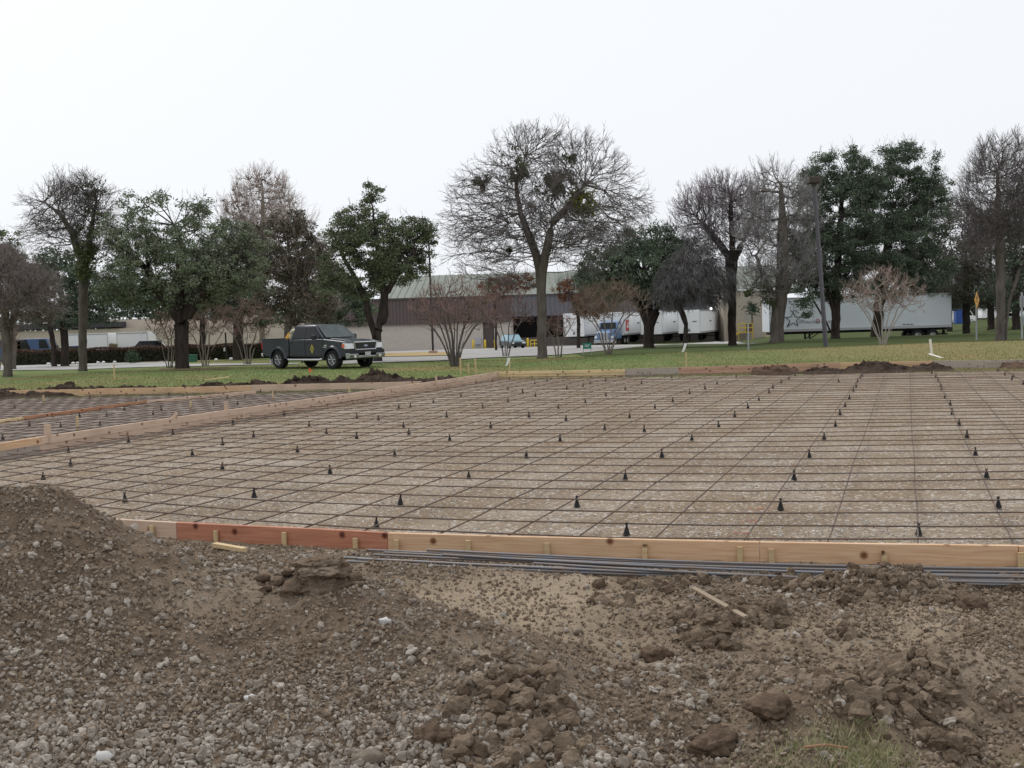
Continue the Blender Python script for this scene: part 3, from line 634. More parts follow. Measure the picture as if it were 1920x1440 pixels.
cp += from_crop((1220, 640), 2.743, [(22, 345), (114, 312), (200, 270), (280, 245), (342, 222), (212, 510), (350, 440), (432, 390), (501, 345), (557, 305), (609, 265), (629, 240), (672, 215), (711, 195), (743, 178), (109, 190), (440, 185), (58, 595), (817, 598), (892, 505), (950, 438), (974, 378), (1000, 337), (1022, 297), (1042, 258), (1056, 237), (1064, 210), (1078, 190), (1088, 180), (1446, 165), (1467, 185), (1478, 207), (1492, 235), (1496, 252), (1514, 292), (1540, 328), (1551, 376), (1586, 432), (1627, 495), (1671, 585), (1728, 700), (738, 712), (1786, 155), (1822, 175), (1858, 200), (1865, 185), (1916, 222), (967, 210)])
cp += from_crop((0, 880), 2.743, [(643, 168), (1307, 143)]) + from_crop((600, 880), 2.743, [(290, 298), (413, 180), (1322, 193), (1577, 338)]) + from_crop((1220, 880), 2.743, [(668, 207), (1378, 338), (1789, 198)])
cl = from_crop((0, 660), 2.743, [(462, 240), (640, 300), (550, 335), (410, 335), (152, 380), (312, 385), (515, 380), (788, 325), (830, 300), (945, 245), (1100, 275), (1170, 240), (1222, 270), (1340, 210), (15, 450), (75, 290), (870, 225), (700, 255), (1260, 235)])
first = True
for lst, lb, gr in ((cp, CHL, 'rebar chairs on the main pad'), (cl, 'small black plastic cone chair in the left pads', 'rebar chairs in the small pads')):
    seen = []
    for px, py in lst:
        p = G(px, py, 0)
        if any((p - q).length < .2 for q in seen): continue
        seen.append(p)
        o = ch0 if first else ch0.copy()
        if not first: COL.objects.link(o)
        first = False
        sc = random.uniform(.95, 1.1); o.location = p; o.scale = (sc, sc, sc); o.rotation_euler = (random.uniform(-.06, .06), random.uniform(-.06, .06), random.uniform(0, 3)); tag(o, lb, 'rebar chair', gr)
# loose bars stacked outside the near formwork
lo = [(560, 1041, 1950, 1092, .010), (640, 1052, 1950, 1096, .012), (690, 1031, 1950, 1070, .03), (700, 1040, 1950, 1078, .03), (672, 1048, 1950, 1086, .028), (800, 1031, 1950, 1067, .05), (760, 1052, 1950, 1090, .03), (860, 1044, 1950, 1080, .05), (910, 1058, 1950, 1098, .012), (720, 1036, 1950, 1074, .045), (1000, 1056, 1950, 1093, .045), (830, 1040, 1950, 1083, .062)]
for i, (x0, y0, x1, y1, z) in enumerate(lo):
    pts = []
    for t in np.linspace(0, 1, 9):
        x = x0 + (x1 - x0) * t; y = y0 + (y1 - y0) * t + 7 * math.sin(math.pi * t) ** 1 * (1) ; pts.append(G(x, y, z + .014))
    d = (pts[-1] - pts[-2]).normalized(); pts.append(pts[-1] + d * 1.5)
    V, Fc = polytube(pts, .0085, 8); s = MB(); s.add(V, Fc); o = s.build('loose_rebar', REBARB, smooth_=True)
    tag(o, 'ribbed grey blue steel bar in the loose bundle below the near formwork', 'rebar', 'loose bars bundled by the near formwork')

PAINT = M('marking_paint', (.50, .13, .09), (.36, .15, .11), 30, .9, spec=.1)
for i, (px, py, rx, ry, lb) in enumerate([(388, 795, .10, .05, 'red paint mark beside the side formwork, nearest the camera'), (417, 789, .09, .05, 'red paint mark beside the side formwork, second from the left'), (442, 785, .08, .05, 'red paint mark beside the side formwork, third from the left'), (466, 782, .07, .04, 'red paint mark beside the side formwork, fourth from the left'), (491, 777, .09, .05, 'red paint mark beside the side formwork, farthest of the row'),
        (1425, 952, .10, .02, 'faint red paint streak on the gravel, farthest of three'), (1405, 974, .08, .02, 'faint red paint streak on the gravel, middle of three'), (1388, 998, .07, .018, 'faint red paint streak on the gravel nearest the front board')]):
    c = G(px, py, 0); V = []; Fq = []
    for k in range(34):
        a = random.uniform(0, 6.28); q = random.uniform(0, 1) ** .5; x_ = c.x + rx * q * math.cos(a); y_ = c.y + ry * q * math.sin(a) * 2; e = random.uniform(.004, .012)
        z_ = float(.012 * fbm(np.array([x_]), np.array([y_]), .9, 4, 9)[0]) - .008 + .004; n0 = len(V); V += [(x_ - e, y_, z_), (x_, y_ - e, z_), (x_ + e, y_, z_), (x_, y_ + e, z_)]; Fq.append((n0, n0 + 1, n0 + 2, n0 + 3))
    o = np_mesh('paint_mark', V, Fq, PAINT); tag(o, lb, 'paint mark', 'red paint marks on the gravel')
# ------------------------------------------------------------------ soil heaps along the far edges
def heap(px0, px1, pyb, h, dep, label, seed, m=HEAP, D=None, peak=None):
    a = GT(px0, pyb) if D is None else P(px0, pyb, D); b = GT(px1, pyb) if D is None else P(px1, pyb, D)
    if D: a.z = float(T(a.x, a.y)); b.z = float(T(b.x, b.y))
    L = (b - a).length; c = (a + b) / 2; rz = math.atan2((b - a).y, (b - a).x)
    nx = int(max(30, min(260, L / .06))); ny = 40
    u = np.linspace(-1, 1, nx); v = np.linspace(-1, 1, ny); U, W = np.meshgrid(u, v)
    X = U * L / 2; Y = W * dep
    env = np.clip(1 - W ** 2 - np.abs(U) ** 6, 0, 1)
    pk = np.exp(-((U - peak) / .28) ** 2) if peak is not None else 0
    prof = .62 + .5 * fbm(X, Y * .5, .9, 3, seed) + .55 * pk
    lump = np.abs(fbm(X, Y, 3.2, 4, seed + 3, .6))
    Z = h * env ** .7 * prof * (.75 + 1.1 * lump) - .04 + .10 * np.abs(fbm(X, Y, 7, 3, seed + 5, .6)) * np.sqrt(env) * min(1, h * 3)
    X = X + .05 * fbm(X, Y, 6, 2, seed + 9); Y = Y + .12 * fbm(X, Z * 3, 4, 2, seed + 7) * env
    V = np.stack([X, Y, Z], -1).reshape(-1, 3); i = (np.arange(ny - 1)[:, None] * nx + np.arange(nx - 1)[None]).reshape(-1)
    o = np_mesh('soil_heap', V, np.stack([i, i + 1, i + 1 + nx, i + nx], -1), m, smooth_=False); o.location = c; o.rotation_euler = (0, 0, rz)
    tag(o, label, 'soil heap', 'dug soil heaps along the formwork'); return o
heap(-80, 330, 722, .42, .5, 'low ridge of dark dug soil along the far left formwork', 101, D=31.15)
heap(300, 530, 718, .48, .55, 'ridge of dark dug soil behind the far left formwork, middle part', 103, D=30.85)
heap(510, 640, 714, .46, .55, 'dark lumpy soil in front of the pickup truck', 105, D=30.75)
heap(610, 875, 712, .38, .75, 'largest dark brown soil heap right below the truck bumper', 107, D=31.5, peak=-.25)
heap(1405, 1500, 690, .26, .4, 'small brown soil heap behind the pink rear board', 109, M('heap_soil_tan', (.15, .10, .07), (.09, .06, .045), 8, 1, .02, 40, 8, spec=.05), D=31.5)
heap(1500, 1600, 690, .20, .4, 'thin trail of dark soil left of the right heap', 111, D=31)
heap(1575, 1790, 688, .27, .7, 'dark soil heap with a white lath at right behind the rear formwork', 113, D=31.0, peak=-.3)
heap(1870, 2010, 690, .36, .6, 'brown soil heap at the right edge behind the rear formwork', 115, MATS['heap_soil_tan'], D=31)
heap(1110, 1240, 698, .10, .3, 'thin line of dark soil on the grass by the grey form panel', 117, D=34)

# ------------------------------------------------------------------ grass blades (stuff)
def blades(name, xy, zf, h, m, label, wd=.012, green=None):
    n = len(xy); z = zf(xy[:, 0], xy[:, 1]); a = RNG.uniform(0, 2 * np.pi, n); hh = h * RNG.uniform(.5, 1.3, n)
    b = np.stack([xy[:, 0], xy[:, 1], z - .01], -1); s = np.stack([np.cos(a), np.sin(a), a * 0], -1) * wd
    l = np.stack([RNG.normal(0, .5, n) * hh, RNG.normal(0, .5, n) * hh, hh], -1)
    V = np.stack([b - s, b + s, b + l], 1); Fc = np.arange(3 * n).reshape(n, 3)
    g = RNG.uniform(0, 1, n) if green is None else green
    o = np_mesh(name, V, Fc, m, rnd=np.repeat(g, 3)); tag(o, label, 'grass', kind='stuff')
xy = sample(60000, -20, 22, 29, 52, lambda x, y: np.where((y > yback(x) + .1) & (np.abs(x) < .5 * y), np.exp(-(y - 30) / 18), 0))
g = np.clip(.45 + .9 * fbm(xy[:, 0], xy[:, 1], .25, 3, 5) + .35 * smooth(4, 12, xy[:, 0]) + RNG.normal(0, .18, len(xy)), 0, 1)
blades('lawn_grass', xy, T, .055, GBLADE, 'short winter grass on the lawn behind the formwork', .014, g)
xy = sample(9000, .4, 4.0, 3.2, 4.9, lambda x, y: np.where(np.abs(x) < .53 * y + .2, smooth(.05, .4, fbm(x, y, 1.2, 3, 201) + .6 * smooth(4.7, 3.8, y) * smooth(.6, 1.6, x) - .15) * smooth(.6, 1.4, x), 0))
blades('grass_tufts', xy, dirt_z, .05, M('tuft', (.17, .20, .08), rnd=(.42, .38, .22), rough=.9), 'tufts of thin grass growing through the dirt at the bottom right', .0022)

# ------------------------------------------------------------------ road, apron and far ground patches
def strip(name, near, far, m, n=60, k=12, off=.03, kind='structure'):
    xs = np.linspace(near[0][0], near[-1][0], n); V = []
    for i, x in enumerate(xs):
        a = GT(x, np.interp(x, [p[0] for p in near], [p[1] for p in near])); t = i / (n - 1)
        xf = far[0][0] + (far[-1][0] - far[0][0]) * t
        b = far[2](xf) if callable(far[-1]) else GT(xf, np.interp(xf, [p[0] for p in far], [p[1] for p in far]))
        for j in range(k):
            q = a.lerp(b, j / (k - 1)); V.append((q.x, q.y, float(T(q.x, q.y)) + off))
    idx = (np.arange(n - 1)[:, None] * k + np.arange(k - 1)[None]).reshape(-1)
    o = np_mesh(name, V, np.stack([idx, idx + k, idx + k + 1, idx + 1], -1), m, smooth_=True); tag(o, kind=kind); return o
strip('road', [(-150, 697), (130, 694), (240, 690), (310, 688), (500, 684.5), (560, 683)], [(-150, 686), (130, 684), (200, 681), (300, 675), (335, 683), (560, 681.5)], CONC, 90, 8)
FD = 146.0
strip('apron', [(640, 684), (690, 682), (830, 677), (900, 672.5), (1000, 668.5), (1060, 665.5), (1120, 659.5), (1200, 650.5), (1300, 644), (1360, 640)], [(560, 652), (1420, 645)], M('apron_concrete', (.36, .345, .33), (.30, .29, .275), .3, .9, spec=.15), 80, 60, .04)
def far_patch(name, a, b, y0, y1, m, off=.08):
    near = [(a, y0), (b, y0 - .02 * (b - a))]; far = [(a, y1), (b, y1 - .02 * (b - a))]; return strip(name, near, far, m, 20, 8, off)
far_patch('dry_verge', 700, 850, 671, 664, M('straw', (.42, .31, .16), (.34, .26, .13), .6, .95, spec=.05))
far_patch('mulch_bed', 30, 310, 685, 682, M('mulch', (.16, .12, .09), (.11, .085, .065), 1, .95, spec=.05), .03)
far_patch('bare_earth', 300, 430, 696, 691.5, M('bare_earth_m', (.17, .125, .085), (.13, .12, .06), .8, .95, spec=.05), .02)

# ------------------------------------------------------------------ buildings
BLOCK = M('block_wall', (.56, .505, .455), (.51, .46, .41), 2, .9, spec=.1)
FASC = M('brown_metal', (.115, .09, .088), (.13, .10, .098), 1, .55, spec=.3)
FASG = M('grey_metal_fascia', (.16, .16, .18), (.13, .13, .15), .4, .5, spec=.3)
GREENR = M('green_metal_roof', (.175, .195, .16), (.155, .175, .145), .5, .6, spec=.3)
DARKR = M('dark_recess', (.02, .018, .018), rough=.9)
def zb(py, px, D): return P(px, py, D).z
wh = empty('warehouse', (P(1000, 600, FD).x, FD, float(T(0, FD))), 'long beige block warehouse with brown ribbed metal band and green roof', 'warehouse')
def wbox(name, x0, x1, z0, z1, y0, y1, m, bev=0):
    s = MB(); s.box(((x0 + x1) / 2, (y0 + y1) / 2, (z0 + z1) / 2), (x1 - x0, y1 - y0, z1 - z0), bev=bev); return s.build(name, m, wh, world=True)
X = lambda px, D=FD: (P(px, 600, D).x)
ZT, ZF, ZG = zb(563, 728, FD), zb(610, 728, FD), -2.6
ZF2 = zb(592, 1023, FD)
wbox('block_wall', X(560), X(905), ZG, ZF + .1, FD, FD + 8, BLOCK)
wbox('block_wall', X(926), X(958), ZG, ZF + .1, FD, FD + 8, BLOCK)
wbox('door', X(905), X(926), ZG, ZF + .1, FD + .25, FD + .6, M('brown_door', (.10, .075, .07), rough=.6))
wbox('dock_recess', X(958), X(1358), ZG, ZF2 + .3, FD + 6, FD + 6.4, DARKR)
wbox('side_wall', X(958), X(962), ZG, ZF2, FD + .5, FD + 6, BLOCK)
wbox('dock_wall', X(962), X(1358), ZG, ZG + 2.2, FD + 2.4, FD + 5, M('dock_concrete', (.14, .12, .11), rough=.9))
def ribs(name, x0, x1, z0, z1, y, m, pitch=.45, dpt=.09):
    s = MB(); n = int((x1 - x0) / pitch); pr = []
    for i in range(n):
        a = x0 + (x1 - x0) * i / n; w_ = (x1 - x0) / n
        pr += [(a, y - dpt), (a + w_ * .45, y - dpt), (a + w_ * .55, y), (a + w_ * .92, y)]
    pr += [(x1, y - dpt), (x1, y + .4), (x0, y + .4)]
    V = [(p[0], p[1], z0) for p in pr] + [(p[0], p[1], z1) for p in pr]; k = len(pr)
    s.add(V, [(i, (i + 1) % k, (i + 1) % k + k, i + k) for i in range(k)] + [tuple(range(k))[::-1], tuple(range(k, 2 * k))]); return s.build(name, m, wh, world=True)
ribs('metal_band', X(560), X(958), ZF, ZT, FD - .35, FASC)
ribs('metal_band', X(958), X(1357), ZF2, ZT - .02, FD - .38, FASG, .6)
wbox('band_trim', X(560), X(1357), ZT, ZT + .22, FD - .6, FD + .2, M('dark_trim', (.07, .06, .06), rough=.5))
wbox('band_trim', X(1160), X(1357), ZF2 - .25, ZF2 - .0, FD - .55, FD - .2, M('red_brown_trim', (.16, .05, .04), rough=.6))
# sloping green roof behind the band
s = MB(); za = ZT; zb1 = zb(520, 900, FD + 20)
s.prism([(FD + 3, za - .5), (FD + 3, za + .1), (FD + 22, zb1 + .6), (FD + 40, za - .5)], X(728, FD + 15), X(1470, FD + 15), 'x'); s.build('roof', GREENR, wh, world=True)
s = MB()
for i in range(60):
    x = X(735, FD + 15) + (X(1465, FD + 15) - X(735, FD + 15)) * i / 59; s.tube([(x, FD + 3, za + .14), (x, FD + 21.9, zb1 + .64)], .05, 4)
s.build('roof_seams', GREENR, wh, world=True)
w2x0, w2x1 = X(1357, 138), X(1462, 138)
s = MB(); s.box(((w2x0 + w2x1) / 2, 141, (zb(545, 1400, 138) + ZG) / 2), (w2x1 - w2x0, 6, zb(545, 1400, 138) - ZG)); s.build('end_block', M('tan_block', (.42, .37, .31), (.38, .335, .28), 3, .9, spec=.1), wh, world=True)
s = MB(); s.box(((w2x0 + w2x1) / 2, 141, zb(545, 1400, 138) + .13), (w2x1 - w2x0 + .3, 6.3, .26)); s.build('coping', WHITE, wh, world=True)
s = MB(); s.box(((w2x0 + w2x1) / 2 + .2, 141.5, zb(529, 1400, 138) - 2), (w2x1 - w2x0 - 2, 4, 2.6)); s.build('rooftop_unit', GREENR, wh, world=True)
pd = P(1405, 606, 137.9); s = MB(); s.box((pd.x, 137.95, pd.z), (.85, .12, 2.3)); s.build('door', M('rust_door', (.13, .075, .06), rough=.7), wh, world=True)
s = MB(); s.box((pd.x, 137.86, pd.z + .45), (.5, .05, .6)); s.build('notice', M('paper_white', (.62, .58, .56), rough=.7), wh, world=True)
for px, py in ((893, 640), (899, 639)):
    q = P(px, py, FD); s = MB(); s.box((q.x, FD - .2, q.z), (.42, .3, .9), bev=.02); s.box((q.x, FD - .2, q.z - 1.0), (.08, .1, 1.2)); s.build('meter_box', M('galvanised', (.45, .46, .48), rough=.5, metal=.4), wh, world=True)
for px, py in ((1333.5, 578.5), (1338.3, 584.5)):
    q = P(px, py, FD - 1); s = MB(); s.cyl((q.x, FD - 1.0, q.z), (q.x, FD - .7, q.z), .16); 
    lm = MATS.get('lit_lamp')
    if not lm:
        lm = bpy.data.materials.new('lit_lamp'); lm.use_nodes = True; lm.node_tree.nodes['Principled BSDF'].inputs['Emission Color'].default_value = (1, .98, .95, 1); lm.node_tree.nodes['Principled BSDF'].inputs['Emission Strength'].default_value = 2.5; MATS['lit_lamp'] = lm
    s.build('dock_lamp', lm, wh, world=True)
# yellow bollards and railings
for px, py0, py1, D, lb in [(888, 661, 646, 126, 'leftmost yellow bollard, in front of the meter boxes'), (910, 659, 643, 128, 'yellow bollard left of the brown door'), (928.5, 657, 643, 130, 'yellow bollard right of the brown door'), (990, 655, 640, 126, 'yellow bollard beside the yellow dock railing')]:
    q = P(px, py0, D); q.z = float(T(q.x, D)); s = MB(); s.tube([q - Vector((0, 0, .1)), q + Vector((0, 0, 1.02)), q + Vector((0, 0, 1.10))], [.12, .12, .05], 12); o = s.build('bollard', YEL, smooth_=True); tag(o, lb, 'bollard', 'yellow bollards by the warehouse')
def railing(pxa, pxb, ybot, ytop, D, lb, steps=0):
    a = P(pxa, ybot, D); b = P(pxb, ybot, D); h = (ybot - ytop) * D / F; z = a.z; s = MB()
    for t in (0, .5, 1): s.cyl((a.x + (b.x - a.x) * t, D, z), (a.x + (b.x - a.x) * t, D, z + h), .05, 8)
    for f in (.5, 1): s.cyl((a.x, D, z + h * f), (b.x, D, z + h * f), .05, 8)
    for i in range(steps): s.box((a.x - .25 - i * .3, D + .5, z - .2 - i * .3), (.3, 1, .08))
    if steps: s.box(((a.x + b.x) / 2, D + .6, z - .04), (b.x - a.x, 1.2, .1)); s.tube([(a.x, D, z), (a.x - steps * .3, D, z - steps * .3)], .06, 6); [s.cyl((x, D, z), (x, D, z - 1.2), .05, 6) for x in (a.x, b.x)]
    o = s.build('railing', YEL); tag(o, lb, 'railing'); return o
railing(995, 1010, 652, 638, 127, 'yellow pipe railing by the dark dock opening')
railing(1385, 1411, 623, 607, 136.5, 'yellow platform railing with steps at the end block door', 4)
q = P(1439, 640, 134); s = MB(); s.box((q.x, 134, T(q.x, 134) + .62), (.5, .4, 1.5), bev=.03); o = s.build('utility_cabinet', M('tan_metal', (.50, .42, .27), rough=.6)); tag(o, 'tan metal cabinet against the end of the block wall', 'cabinet')
# left building
lbn = empty('office_building', (X(200, 122), 122, float(T(-45, 122))), 'low beige building behind the hedge at left with a dark roof edge', 'building')
def lbox(name, p0, p1, y0, y1, D, m, dd=8, out=0):
    a = P(p0, y0, D); b = P(p1, y1, D); s = MB(); zt = P((p0 + p1) / 2, y0, D).z
    s.box(((a.x + b.x) / 2, D + dd / 2 - out, (zt + float(T(a.x, D)) - .5) / 2 if y1 > 690 else (zt + P((p0 + p1) / 2, y1, D).z) / 2), (b.x - a.x, dd, zt - (float(T(a.x, D)) - .5) if y1 > 690 else zt - P((p0 + p1) / 2, y1, D).z)); return s.build(name, m, lbn, world=True)
BEIGE = M('beige_stucco', (.52, .45, .39), (.48, .42, .36), 1, .9, spec=.1)
lbox('wall', -120, 560, 616, 700, 122, BEIGE); lbox('upper_wall', 205, 560, 594, 618, 124, BEIGE)
lbox('roof_edge', -120, 222, 608, 618, 121.5, M('dark_roof', (.05, .048, .055), rough=.7), 9)
for a, b in ((118, 146),): lbox('window', a, b, 626, 632, 121.9, M('dark_glass', (.02, .022, .03), rough=.1, spec=.6), .3)

# ------------------------------------------------------------------ vehicles in the background
RUB = M('rubber', (.02, .02, .021), rough=.85, spec=.2)
HUB = M('white_hub', (.62, .62, .62), rough=.4)
CHROME = M('chrome', (.62, .63, .65), rough=.18, metal=1)
GLASS = M('dark_window_glass', (.008, .010, .012), rough=.08, spec=.3)
TRW = M('trailer_white', (.82, .83, .84), (.78, .79, .80), 1, .5, spec=.3)
TRB = M('trailer_pale_blue_white', (.66, .70, .74), (.62, .66, .70), .6, .45, spec=.3)
def wheel(par, x, y, z, r, wd, tyre=RUB, rimm=HUB, spokes=0, rimr=.56):
    s = MB(); n = 28; sg = 1 if y > 0 else -1
    prof = [(r * rimr, -wd / 2), (r * .93, -wd / 2), (r, -wd * .36), (r, wd * .36), (r * .93, wd / 2), (r * rimr, wd / 2)]
    V = []; 
    for (rr, yy) in prof: V += [(rr * math.cos(2 * math.pi * i / n), yy, rr * math.sin(2 * math.pi * i / n)) for i in range(n)]
    s.add(V, [(a * n + i, a * n + (i + 1) % n, ((a + 1) % 6) * n + (i + 1) % n, ((a + 1) % 6) * n + i) for a in range(6) for i in range(n)])
    w_ = bpy.data.objects.new('wheel', None); COL.objects.link(w_); w_.parent = par; w_.location = (x, y, z); w_.empty_display_size = .1
    s.build('tyre', tyre, w_)
    s = MB(); R = r * rimr
    s.tube([(0, sg * wd * .05, 0), (0, sg * wd * .1, 0)], R * .99, 24)
    s.tube([(0, sg * wd * .05, 0), (0, sg * wd * .42, 0)], R * .26, 12)
    for k in range(spokes):
        a = 2 * math.pi * k / spokes; s.tube([(R * .2 * math.cos(a), sg * wd * .40, R * .2 * math.sin(a)), (R * .97 * math.cos(a), sg * wd * .44, R * .97 * math.sin(a))], R * .14, 6)
    V = []
    for (rr, yy) in ((R * .86, .30), (R * .90, .47), (R, .5), (R, .1)): V += [(rr * math.cos(2 * math.pi * i / n), sg * yy * wd, rr * math.sin(2 * math.pi * i / n)) for i in range(n)]
    s.add(V, [(a * n + i, a * n + (i + 1) % n, ((a + 1) % 4) * n + (i + 1) % n, ((a + 1) % 4) * n + i) for a in range(4) for i in range(n)])
    s.build('rim', rimm, w_)
    return w_
def trailer(label, loc, rz, L=16.15, box_m=TRW, fl=1.15, H=2.85, group=None, gear=True, tand=True, sk=True):
    t = empty('semi_trailer', loc, label, 'trailer', group, rz)      # nose at +x end, origin under the tail
    s = MB(); s.box((L / 2, 0, fl + H / 2), (L, 2.58, H), bev=.06); s.build('box', box_m, t, smooth_=False)
    s = MB()
    for sg in (-1, 1): s.box((L / 2, sg * 1.30, fl + .10), (L, .03, .2)); s.box((L / 2, sg * 1.30, fl + H - .07), (L, .03, .12)); [s.box((x, sg * 1.302, fl + H / 2), (.05, .025, H - .3)) for x in (.05, L - .05)]
    s.build('side_rails', M('aluminium_rail', (.42, .42, .43), rough=.45, metal=.5), t)
    s = MB(); s.box((L / 2, 0, fl - .12), (L - .3, 1.1, .2)); [s.box((x, 0, fl - .05), (.1, 2.3, .1)) for x in np.arange(.8, L, 1.2)]; s.build('frame', M('chassis', (.035, .033, .033), rough=.7), t)
    if gear:
        s = MB()
        for sg in (-1, 1): s.box((L * .77, sg * .7, fl / 2), (.14, .12, fl), bev=.01); s.box((L * .77, sg * .7, .05), (.32, .3, .06), bev=.01); s.tube([(L * .77 - .9, sg * .6, fl - .1), (L * .77, sg * .7, .45)], .04, 6)
        s.build('landing_gear', MATS['chassis'], t)
    if tand:
        for x in (1.6, 2.85):
            for sg in (-1, 1): wheel(t, x, sg * 1.06, .5, .5, .5, rimr=.5)
        s = MB(); s.box((.35, 0, .55), (.12, 2.3, .12)); [s.box((.6, sg * 1.0, .55), (.02, .6, .7)) for sg in (-1, 1)]; s.build('rear_guard', MATS['chassis'], t)
    return t
nd = Vector((-5.7, -15.5, 0)).normalized(); rzt = math.atan2(nd.y, nd.x)
docks = [(1076, 'leftmost white trailer backed into the dock behind the green sign', 0), (1150, 'white trailer with red emblem coupled to the blue tractor', 1), (1221, 'white docked trailer just right of the oak trunk', 0), (1292, 'rightmost white docked trailer under the dock lamps', 0)]
for px, lb, tr in docks:
    ndp = P(px, 610, 129.5); z0 = float(T(ndp.x, 129.5)) + .02; tail = Vector((ndp.x, 129.5, z0 - .0)) - nd * 16.15
    t = trailer(lb, tail, rzt, fl=1.1, H=2.75, group='white trailers at the docks', gear=not tr)
    s = MB(); s.prism([(-.18, 1.35), (.18, 1.35), (0, 1.75)], 16.16, 16.19, 'x'); s.box((16.17, .65, 2.5), (.03, .5, .1)); s.box((16.17, -.5, 3.3), (.03, .3, .06)); s.build('nose_marking', M('grey_marking', (.15, .15, .17), rough=.6), t)
    s = MB(); s.box((9, 1.315, 2.5), (1.2, .02, .16)); s.box((9, -1.315, 2.5), (1.2, .02, .16)); s.build('side_marking', MATS['grey_marking'], t)
    if tr:
        s = MB(); s.box((14.6, 1.32, 2.25), (1.5, .02, 1.3), bev=.004); s.build('red_emblem', M('emblem_red', (.5, .04, .05), rough=.5), t)
        s = MB(); s.box((14.4, 1.335, 2.3), (.35, .02, .7)); s.box((14.8, 1.335, 2.1), (.4, .02, .2)); s.build('emblem_figure', WHITE, t)
        # blue tractor in front of it
        BL = M('tractor_blue', (.13, .22, .38), rough=.35, spec=.5, coat=.3); fr = tail + nd * 15.2
        k = empty('semi_tractor', fr, 'blue semi tractor with chrome bumper facing the road at the docks', 'tractor', None, rzt)
        s = MB(); s.prism([(1.4, .75), (1.4, 2.75), (1.7, 2.85), (3.1, 2.7), (3.45, 1.85), (3.5, .75)], -1.1, 1.1); s.build('cab', BL, k, bevel=.08)
        s = MB(); s.prism([(3.4, .7), (3.4, 1.85), (5.0, 1.65), (5.2, 1.5), (5.2, .7)], -.85, .85); [s.prism([(3.9, .6), (3.9, 1.1), (4.2, 1.25), (5.1, 1.2), (5.3, .9), (5.3, .6)], a, b) for a, b in ((-1.15, -.8), (.8, 1.15))]; s.build('hood', BL, k, bevel=.06)
        s = MB(); s.quad((3.49, -.95, 1.95), (3.49, .95, 1.95), (3.16, .88, 2.66), (3.16, -.88, 2.66)); [s.quad((3.3, sg * 1.115, 1.95), (2.2, sg * 1.115, 1.9), (2.2, sg * 1.115, 2.5), (3.0, sg * 1.115, 2.5)) for sg in (-1, 1)]; s.build('windows', GLASS, k)
        s = MB(); s.box((5.22, 0, 1.12), (.05, 1.0, .75), bev=.01); s.box((5.4, 0, .52), (.2, 2.3, .35), bev=.03); s.build('grille', CHROME, k)
        for sg in (-1, 1): s = MB(); s.box((5.28, sg * .95, 1.0), (.08, .32, .2), bev=.02); s.build('headlight', WHITE, k); s = MB(); s.box((3.4, sg * 1.35, 2.2), (.1, .12, .55), bev=.02); s.tube([(3.3, sg * 1.1, 2.2), (3.4, sg * 1.35, 2.2)], .03, 6); s.build('mirror', CHROME, k)
        for x in (4.5, .2, -1.1):
            for sg in (-1, 1): wheel(k, x, sg * .98, .5, .5, .35, rimr=.5)
        s = MB(); s.box((1.5, 0, .75), (7, .9, .25)); s.build('chassis_frame', MATS['chassis'], k)
# long trailer with the star, standing across the view
pr_ = P(1785, 600, 91); zt = P(1785, 613, 91).z - 1.12
t = trailer('long pale trailer with star outline and red lettered text parked across the lawn', (pr_.x, 91 + 1.3, zt), math.pi, L=15.2, box_m=TRB, fl=1.12, H=2.84)
def text_mesh(name, body, size, m, par, loc, rot, ext=.004):
    cu = bpy.data.curves.new(name + '_c', 'FONT'); cu.body = body; cu.size = size; cu.extrude = ext; cu.offset = .0
    o = bpy.data.objects.new(name + '_c', cu); COL.objects.link(o); bpy.context.view_layer.update()
    me = bpy.data.meshes.new_from_object(o); bpy.data.objects.remove(o); me.name = name
    q = link(name, me, m, par); q.location = loc; q.rotation_euler = rot; q.data.materials.clear(); q.data.materials.append(m); return q
def tx(px): return (pr_.x - P(px, 600, 91).x)
# local y+ points to the camera (the trailer is turned half round)
s = MB(); cx_, cz_, ro, ri = tx(1487), P(1487, 599, 91).z - zt, .66, .27
pts = []
for i in range(10):
    a = math.radians(90 + 36 * i); r_ = ro if i % 2 == 0 else ri; pts.append(Vector((cx_ + r_ * math.cos(a) * 1.05, 1.325, cz_ + r_ * math.sin(a))))
for i in range(10): s.tube([pts[i], pts[(i + 1) % 10]], .026, 4)
s.tube([pts[6] + Vector((0, 0, .1)), pts[6] + Vector((.12, 0, -.12))] if 0 else [Vector((cx_ + .30, 1.33, cz_ - .2)), Vector((cx_ + .52, 1.33, cz_ - .62))], .045, 4); s.build('star_emblem', M('dark_grey_print', (.10, .11, .14), rough=.6), t)
PG = M('light_grey_print', (.27, .30, .36), rough=.6); PR = M('red_print', (.45, .04, .06), rough=.6)
zt_ = P(1500, 605.5, 91).z - zt - .05
text_mesh('lettering', 'White-Star', .40, PG, t, (tx(1497), 1.318, zt_), (math.pi / 2, 0, math.pi))
text_mesh('lettering', 'D', .46, PR, t, (tx(1530), 1.318, zt_), (math.pi / 2, 0, math.pi))
text_mesh('lettering', 'edicated', .40, PG, t, (tx(1539), 1.318, zt_), (math.pi / 2, 0, math.pi))
s = MB(); [s.box((tx(p), 1.325, P(p, 608, 91).z - zt), (.2, .02, .07)) for p in (1695, 1702, 1709)]; s.build('small_marking', MATS['dark_grey_print'], t)

